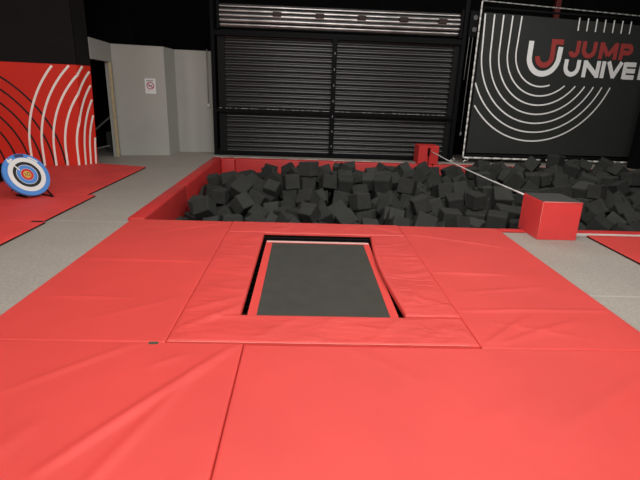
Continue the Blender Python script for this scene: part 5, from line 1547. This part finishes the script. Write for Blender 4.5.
    (3.823, 10.379, -0.328, -0.007, -2.457, 1.54, 0.23), (4.189, 8.343, -0.184, -0.257, 2.636, -1.755, 0.23),
    (4.234, 8.7, -0.058, -1.266, -1.086, -1.982, 0.251), (4.154, 9.133, -0.142, -0.618, 2.96, -0.134, 0.236),
    (4.186, 9.506, -0.137, -2.359, 1.758, -0.267, 0.226), (4.058, 9.841, -0.198, -2.745, -1.444, -0.415, 0.269),
    (3.955, 10.199, -0.148, 1.965, 0.827, -0.897, 0.275), (3.966, 10.811, -0.332, -0.316, 0.819, -1.807, 0.247),
    (4.454, 7.584, -0.136, -1.026, 1.284, -0.971, 0.232), (4.498, 8.589, -0.126, -1.966, -1.742, 0.301, 0.263),
    (4.45, 8.918, -0.319, 1.343, 0.089, 1.42, 0.298), (4.402, 9.185, -0.109, 0.418, -2.008, 1.061, 0.244),
    (4.496, 9.462, -0.133, -0.168, -0.19, -0.119, 0.239), (4.423, 9.835, -0.155, -1.236, -0.496, 2.81, 0.298),
    (4.527, 10.081, -0.389, 0.236, -2.983, 0.615, 0.224), (4.294, 10.61, -0.193, 0.413, 2.336, 1.894, 0.235),
    (4.851, 7.374, -0.138, 0.232, 2.838, 0.73, 0.235), (4.846, 7.688, -0.108, -1.81, -1.941, 0.465, 0.265),
    (4.704, 7.972, -0.156, -1.19, -0.506, -0.329, 0.257), (4.825, 8.378, -0.073, 2.526, -1.736, 0.32, 0.284),
    (4.997, 8.66, -0.129, 1.831, 0.002, 2.824, 0.283), (4.86, 9.189, -0.219, 0.095, 0.824, -1.201, 0.274),
    (4.76, 9.419, -0.087, 1.994, -0.636, -1.85, 0.259), (4.818, 9.968, -0.114, 0.132, 0.968, -0.021, 0.268),
    (4.84, 10.803, -0.153, -0.719, -2.402, 0.504, 0.263), (5.115, 8.032, -0.094, -1.243, 0.813, 2.097, 0.261),
    (5.116, 8.296, -0.029, 0.662, -0.595, -2.427, 0.222), (5.297, 8.473, -0.132, -0.18, -1.804, 2.313, 0.225),
    (5.371, 8.786, -0.151, -0.193, -2.134, 1.732, 0.233), (5.135, 9.17, -0.11, 1.305, 0.626, 1.544, 0.247),
    (5.258, 9.588, -0.025, -0.156, -0.102, -2.059, 0.295), (5.106, 10.566, -0.16, 0.609, 2.076, -1.682, 0.197),
    (5.514, 5.833, -0.057, 1.089, -1.345, 2.082, 0.153), (5.34, 6.063, -0.128, -1.578, -1.171, -1.388, 0.19),
    (5.7, 6.591, -0.1, -0.183, 0.961, 0.374, 0.257), (5.886, 7.225, 0.127, -1.211, 2.201, -0.881, 0.275),
    (5.408, 8.122, -0.098, 0.143, 1.896, 2.339, 0.231), (5.605, 8.397, -0.099, -2.096, 1.361, -1.067, 0.241),
    (5.655, 8.717, -0.084, -1.695, -0.323, -1.674, 0.261), (5.638, 9, -0.03, 0.12, 2.044, -0.03, 0.228),
    (5.684, 9.676, -0.117, 1.39, 2.202, 0.673, 0.242), (5.715, 10.101, -0.078, 0.669, 1.367, -2.475, 0.268),
    (5.483, 10.403, -0.163, 0.662, -2.228, -0.823, 0.256), (6.005, 5.886, -0.191, -1.204, -1.089, -1.672, 0.219),
    (6.052, 6.422, -0.232, 0.59, -0.615, -2.077, 0.298), (6.011, 6.966, -0.07, 0.367, 1.833, 2.119, 0.292),
    (5.952, 7.376, -0.137, 0.914, 3.105, -0.245, 0.239), (5.951, 8.619, -0.086, -2.355, 1.377, -0.77, 0.25),
    (5.949, 9.218, -0.159, 1.183, 2.289, -0.577, 0.263), (5.922, 9.505, -0.071, -0.227, 0.197, -1.934, 0.221),
    (6.003, 9.816, -0.084, -1.745, -0.974, -0.596, 0.296), (5.774, 10.385, -0.05, -1.575, -1.111, -0.043, 0.263),
    (5.944, 10.782, -0.28, 1.769, 0.128, 0.343, 0.285), (6.174, 10.896, -0.347, -1.721, -0.059, -1.222, 0.233),
    (6.366, 5.856, -0.045, -0.12, 0.123, -1.955, 0.254), (6.399, 6.679, -0.052, 0.08, 0.031, -1.671, 0.233),
    (6.29, 6.941, -0.072, 3.027, -0.138, 0.224, 0.227), (6.259, 7.297, -0.089, -1.45, 0.78, 1.151, 0.282),
    (6.118, 7.696, -0.118, 0.095, 0.634, -3.004, 0.237), (6.228, 8.55, -0.072, -1.569, 0.007, 1.496, 0.245),
    (6.247, 8.812, -0.08, -0.007, 0.009, -0.074, 0.28), (6.231, 9.105, 0.007, 0.564, -0.076, 1.496, 0.291),
    (6.246, 9.51, -0.124, 0.31, -2.064, -0.896, 0.242), (6.647, 9.875, -0.103, 0.229, 0.082, -3.094, 0.238),
    (6.069, 10.297, -0.042, 0.75, -2.731, -0.048, 0.265), (6.43, 10.708, -0.115, -1.918, -0.132, -1.775, 0.291),
    (6.377, 10.937, -0.408, -1.156, 2.093, -0.861, 0.188), (6.785, 6.704, -0.075, 1.808, 2.341, -0.202, 0.252),
    (6.562, 7.105, -0.077, -1.406, -1.085, 1.574, 0.264), (6.573, 7.527, -0.158, 2.058, -0.679, 0.505, 0.25),
    (6.664, 7.977, -0.11, 1.673, 1.973, 0.178, 0.289), (6.603, 8.36, -0.111, -0.727, 1.302, -2.312, 0.254),
    (6.542, 8.645, -0.057, -0.087, 1.812, 1.496, 0.271), (6.59, 8.885, -0.148, 0.372, -1.313, 1.204, 0.237),
    (6.662, 9.178, -0.091, 1.667, 0.391, 0.022, 0.296), (6.479, 9.002, 0.167, 1.278, 2.13, -0.142, 0.255),
    (6.917, 9.947, 0.086, 1.895, 0.495, 1.004, 0.288), (6.686, 10.894, -0.321, 1.511, 1.125, -1.232, 0.243),
    (7.014, 6.341, -0.121, 1.378, 0.264, -1.803, 0.226), (7.166, 6.747, -0.063, 1.845, -1.199, -0.036, 0.259),
    (6.824, 7.127, -0.133, 1.074, 0.069, 0.155, 0.265), (6.95, 7.489, -0.183, 2.169, 0.719, 1.439, 0.282),
    (6.924, 8.032, -0.228, -2.167, -1.304, 0.71, 0.246), (6.882, 8.338, -0.145, 1.616, -1.243, 1.438, 0.253),
    (7.021, 8.623, -0.102, 2.148, -0.12, -1.707, 0.276), (7.033, 8.916, -0.161, 0.134, -2.458, -0.394, 0.26),
    (6.769, 9.559, -0.089, -0.621, 0.063, 1.545, 0.27), (6.955, 9.7, -0.284, -0.461, 0.999, -0.016, 0.234),
    (7.078, 10.108, -0.109, -0.596, -0.954, 1.641, 0.278), (7.101, 10.831, -0.239, 1.102, -2.548, -0.281, 0.193),
    (7.289, 6.075, -0.205, -0.716, 2.221, -0.28, 0.269), (7.556, 6.551, -0.265, 0.618, 0.383, -0.72, 0.262),
    (7.4, 6.934, -0.089, -0.459, 0.678, -1.565, 0.27), (7.307, 7.408, -0.063, -1.473, -0.48, -2.19, 0.263),
    (7.111, 7.808, -0.057, -1.744, 0.679, -0.017, 0.277), (7.287, 8.14, -0.005, 0.967, -1.313, 0.655, 0.26),
    (7.352, 8.431, -0.008, 1.442, 0.739, 0.018, 0.288), (7.316, 9.182, -0.074, 0.725, 2.96, 0.341, 0.291),
    (7.24, 9.612, -0.14, -0.129, 2.512, -1.641, 0.22), (7.33, 10.007, -0.012, -0.973, 0.956, -1.498, 0.298),
    (7.607, 10.01, -0.243, -0.795, 2.673, -0.834, 0.227), (7.22, 10.749, -0.005, -2.214, 0.28, -2.122, 0.284),
    (7.64, 6.08, -0.119, -0.895, 1.814, -0.945, 0.205), (7.691, 7.028, -0.071, -0.919, -1.194, 1.36, 0.187),
    (7.61, 7.306, -0.046, -0.059, 3.118, -1.234, 0.249), (7.651, 7.595, -0.075, -1.593, 0.023, -1.466, 0.259),
    (7.592, 7.85, -0.07, -0.025, -2.788, 0.114, 0.261), (7.549, 8.119, -0.125, -2.286, -1.313, -0.751, 0.241),
    (7.817, 8.459, -0.084, 1.35, -0.115, 1.653, 0.288), (7.948, 8.867, -0.128, 0.774, -0.571, -3.021, 0.282),
    (7.556, 9.363, -0.097, 0.217, 3.126, 0.306, 0.23), (7.656, 9.675, -0.102, 1.409, 3.057, -0.06, 0.262),
    (7.878, 10.104, -0.301, 2.368, 0.465, -1.664, 0.253), (7.719, 10.499, -0.193, 0.631, 2.227, -0.264, 0.212),
    (7.912, 7.421, -0.059, 0.045, -2.904, -1.73, 0.202), (7.901, 7.851, -0.066, -2.944, -0.28, -1.442, 0.235),
    (7.903, 8.118, -0.1, -2.422, 1.195, -0.691, 0.292), (8.016, 9.447, -0.358, -1.893, 0.047, 1.459, 0.265),
    (8.003, 9.71, -0.174, 2.142, -0.468, -0.194, 0.227), (-1.74, 10.523, -0.456, 0.891, 0.534, 0.872, 0.231),
    (-1.219, 5.895, -0.453, -0.498, -1.454, 0.398, 0.25), (-1.464, 10.518, -0.375, -0.767, -0.925, 2.022, 0.249),
    (-0.511, 6, -0.271, 1.171, 0.26, -2.487, 0.174), (-0.522, 10.173, -0.331, -0.404, 1.05, -0.658, 0.266),
    (-0.011, 8.5, -0.185, 0.051, 0.479, 1.671, 0.23), (0.155, 8.984, 0.033, -0.232, 1.362, 0.028, 0.237),
    (0.217, 9.437, -0.035, 0.987, -0.757, 0.401, 0.296), (0.195, 10.226, -0.285, -1.01, -1.37, -2.192, 0.249),
    (0.161, 10.81, -0.429, -2.376, 0.641, -1.446, 0.194), (0.548, 10.886, -0.442, 0.86, 2.759, 0.83, 0.278),
    (1.258, 10.177, -0.239, 1.52, 0.261, 1.073, 0.281), (1.938, 10.727, -0.282, -2.979, -0.52, 0.275, 0.264),
    (1.95, 8.609, 0.026, -0.678, -0.365, -1.508, 0.273), (1.962, 8.898, -0.024, 3.084, -0.801, -0.235, 0.222),
    (2.16, 9.81, -0.023, 1.371, -0.343, 2.443, 0.275), (2.354, 10.304, -0.209, 1.137, -0.801, 1.265, 0.25),
    (2.283, 10.65, -0.332, -1.623, 0.186, 1.024, 0.253), (2.536, 9.862, -0.04, 2.025, -0.095, -0.824, 0.253),
    (3.035, 10.663, -0.376, -0.282, -2.545, 1.184, 0.222), (3.237, 5.802, -0.462, -1.476, 0.168, 0.198, 0.197),
    (3.397, 6.146, -0.132, 1.91, -0.585, -1.965, 0.293), (3.394, 6.523, -0.069, -0.222, 2.635, -1.767, 0.233),
    (3.393, 10.711, -0.334, -0.113, 0.867, -1.462, 0.24), (3.8, 6.564, -0.035, 2.467, -0.194, 0.086, 0.231),
    (3.977, 9.633, 0.042, 0.7, 0.937, 1.32, 0.224), (3.658, 10.756, -0.317, -0.061, 2.336, 1.714, 0.286),
    (3.835, 10.927, -0.567, 0.235, -2.618, 1.682, 0.216), (4.075, 6.806, -0.036, -0.281, 0.141, 0.603, 0.233),
    (4.217, 10.353, -0.027, -0.72, 1.068, -0.683, 0.297), (5.098, 9.918, -0.054, -1.756, -0.262, 1.476, 0.227),
    (5.187, 10.913, -0.226, -0.034, -0.529, 1.49, 0.279), (5.649, 6.081, -0.129, 0.132, 0.117, -1.521, 0.283),
    (5.474, 6.368, -0.058, 0.902, -0.863, 1.268, 0.223), (5.718, 9.796, 0.096, 0.762, 2.201, 0.673, 0.222),
    (5.542, 6.868, -0.04, -1.125, -1.793, 1.56, 0.272), (6.105, 10.65, -0.033, -1.981, 1.806, -0.66, 0.293),
    (6.685, 5.956, -0.026, -0.584, 1.421, 2.608, 0.297), (6.388, 6.382, -0.119, 0.492, 1.142, 2.156, 0.279),
    (6.073, 6.693, -0.014, 0.492, 1.235, -0.894, 0.265), (6.416, 7.817, 0.093, -1.771, 2.446, -0.292, 0.25),
    (6.427, 8.144, 0.168, 1.853, 0.879, 0.23, 0.295), (6.387, 9.753, 0.025, -0.86, -2.652, 0.243, 0.237),
    (6.689, 10.9, -0.107, 1.973, -0.197, -2.373, 0.152), (6.721, 6.317, -0.126, -0.407, 2.884, 0.731, 0.239),
    (6.629, 6.875, 0.043, -0.66, -0.744, 2.616, 0.23), (6.738, 7.673, 0.024, 2.607, 0.705, -0.141, 0.298),
    (6.815, 8.569, 0.089, 1.819, 2.673, 0.139, 0.227), (6.859, 8.871, 0.088, 0.806, 0.047, -2.025, 0.269),
    (6.701, 9.658, 0.187, 2.71, -0.197, 1.114, 0.245), (6.904, 10.48, -0.14, 0.016, 2.34, 0.783, 0.254),
    (7.538, 6.718, 0.03, 0.378, 0.773, 2.244, 0.261), (7.203, 9.366, 0.075, 0.259, 0.705, 2.502, 0.221),
    (7.329, 10.415, -0.173, -2.295, 0.221, -1.348, 0.278), (7.523, 6.381, -0.089, -0.925, -0.328, 0.168, 0.231),
    (7.364, 7.729, 0.126, 1.786, -2.612, -0.133, 0.259), (7.64, 8.184, 0.158, -1.448, 0.244, 1.564, 0.279),
    (7.517, 8.794, -0.06, 1.457, -0.156, 2.521, 0.282), (7.45, 9.612, 0.121, -0.974, 1.107, 0.286, 0.258),
    (7.876, 5.856, -0.116, 1.485, 2.92, -0.196, 0.226), (7.923, 6.105, -0.079, 0.213, 0.038, -1.704, 0.196),
    (7.988, 6.991, -0.142, -0.243, 0.037, 0.478, 0.296), (7.97, 7.642, 0.154, 1.434, -0.748, -1.566, 0.288),
    (7.946, 9.565, -0.045, 0.982, 0.444, 2.908, 0.154), (8.048, 10.338, -0.143, -0.17, -1.89, 1.641, 0.242),
]
ZONES = [
    ('charcoal foam cube in the pit lying against the red pads of its left side', 'foam cubes along the left pads of the pit'),
    ('charcoal foam cube in the pit lying against the red back pads', 'foam cubes along the back pads of the pit'),
    ('charcoal foam cube just beyond the far edge of the red mats', 'foam cubes along the near edge of the pit'),
    ('charcoal foam cube in the middle of the pit, left of the white line', 'foam cubes in the open pit left of the white line'),
    ('charcoal foam cube in the pit, right of the white line and large red box', 'foam cubes in the pit right of the white line'),
]
for k, (x, y, z, rx, ry, rz, s) in enumerate(SHOWN):
    o = bpy.data.objects.new('foam_cube', FOAM[k % 8])
    COL.objects.link(o)
    o.location = (x, y, z)
    o.rotation_euler = (rx, ry, rz)
    o.scale = (s, s, s)
    q = 4 if not ROPE(x, y) else 0 if x < -1.72 else 1 if y > 10.75 else 2 if y < 6.5 else 3
    tag(o, ZONES[q][0], 'foam cube', ZONES[q][1])
bm = bmesh.new()
for k, (x, y, z, rx, ry, rz, s) in enumerate(BURIED):
    T = Matrix.LocRotScale((x, y, z), Euler((rx, ry, rz)), (s, s, s))
    box(bm, (-0.47, -0.47, -0.47), (0.47, 0.47, 0.47))
    bm.verts.ensure_lookup_table()
    for vtx in bm.verts[-8:]:
        vtx.co = T @ vtx.co
o = obj('foam_filling', bm, mat_foam)
tag(o, 'charcoal foam filling lower down in the pit', 'foam', kind='stuff')

# ------------------------------------------------------------------ light
def area(name, loc, size, power, target, col=(1, 0.97, 0.93)):
    l = bpy.data.lights.new(name, 'AREA')
    l.shape = 'RECTANGLE'
    l.size, l.size_y = size
    l.energy = power
    l.color = col
    o = bpy.data.objects.new(name, l)
    COL.objects.link(o)
    o.location = loc
    o.rotation_euler = (Vector(target) - Vector(loc)).to_track_quat('-Z', 'Y').to_euler()
    return o


area('ceiling_or_fill_light', (0.6, -1.2, 4.5), (6.0, 2.0), 740, (0.6, 4.0, 0))
area('ceiling_or_fill_light', (0.6, 4.0, 4.6), (6.0, 2.0), 250, (0.6, 5.0, 0))
area('ceiling_or_fill_light', (2.6, 8.4, 4.6), (8.0, 1.5), 150, (3.0, 9.2, 0))
area('ceiling_or_fill_light', (5.6, 8.6, 4.6), (3.0, 0.6), 75, (6.2, 12.0, 2.2))  # added fill aimed at the banner to brighten its print
area('ceiling_or_fill_light', (-6.6, 4.2, 4.6), (1.5, 3.0), 120, (-5.0, 8.0, 0.5))  # added fill to brighten the red wall front and left mats

w = bpy.data.worlds.new('World')
SC.world = w
w.use_nodes = True
w.node_tree.nodes['Background'].inputs['Color'].default_value = (0.8, 0.85, 0.9, 1)
w.node_tree.nodes['Background'].inputs['Strength'].default_value = 0.02

# ------------------------------------------------------------------ camera
cam = bpy.data.cameras.new('camera')
cam.sensor_width = 36
cam.lens = 461.03 / 640 * 36
cam.clip_end = 100
co = bpy.data.objects.new('camera', cam)
COL.objects.link(co)
p_, y_, r_ = 0.311122, 0.0400457, -0.0365441
fw = Vector((math.sin(y_) * math.cos(p_), math.cos(y_) * math.cos(p_), -math.sin(p_)))
r0 = Vector((math.cos(y_), -math.sin(y_), 0))
d0 = fw.cross(r0)
cx = math.cos(r_) * r0 + math.sin(r_) * d0
cd_ = -math.sin(r_) * r0 + math.cos(r_) * d0
m4 = Matrix((cx, -cd_, -fw)).transposed().to_4x4()
m4.translation = (0, 0, 1.6)
co.matrix_world = m4
SC.camera = co

SC.view_settings.view_transform = 'Standard'
SC.view_settings.look = 'None'
SC.view_settings.exposure = 0.0
SC.cycles.max_bounces = 8
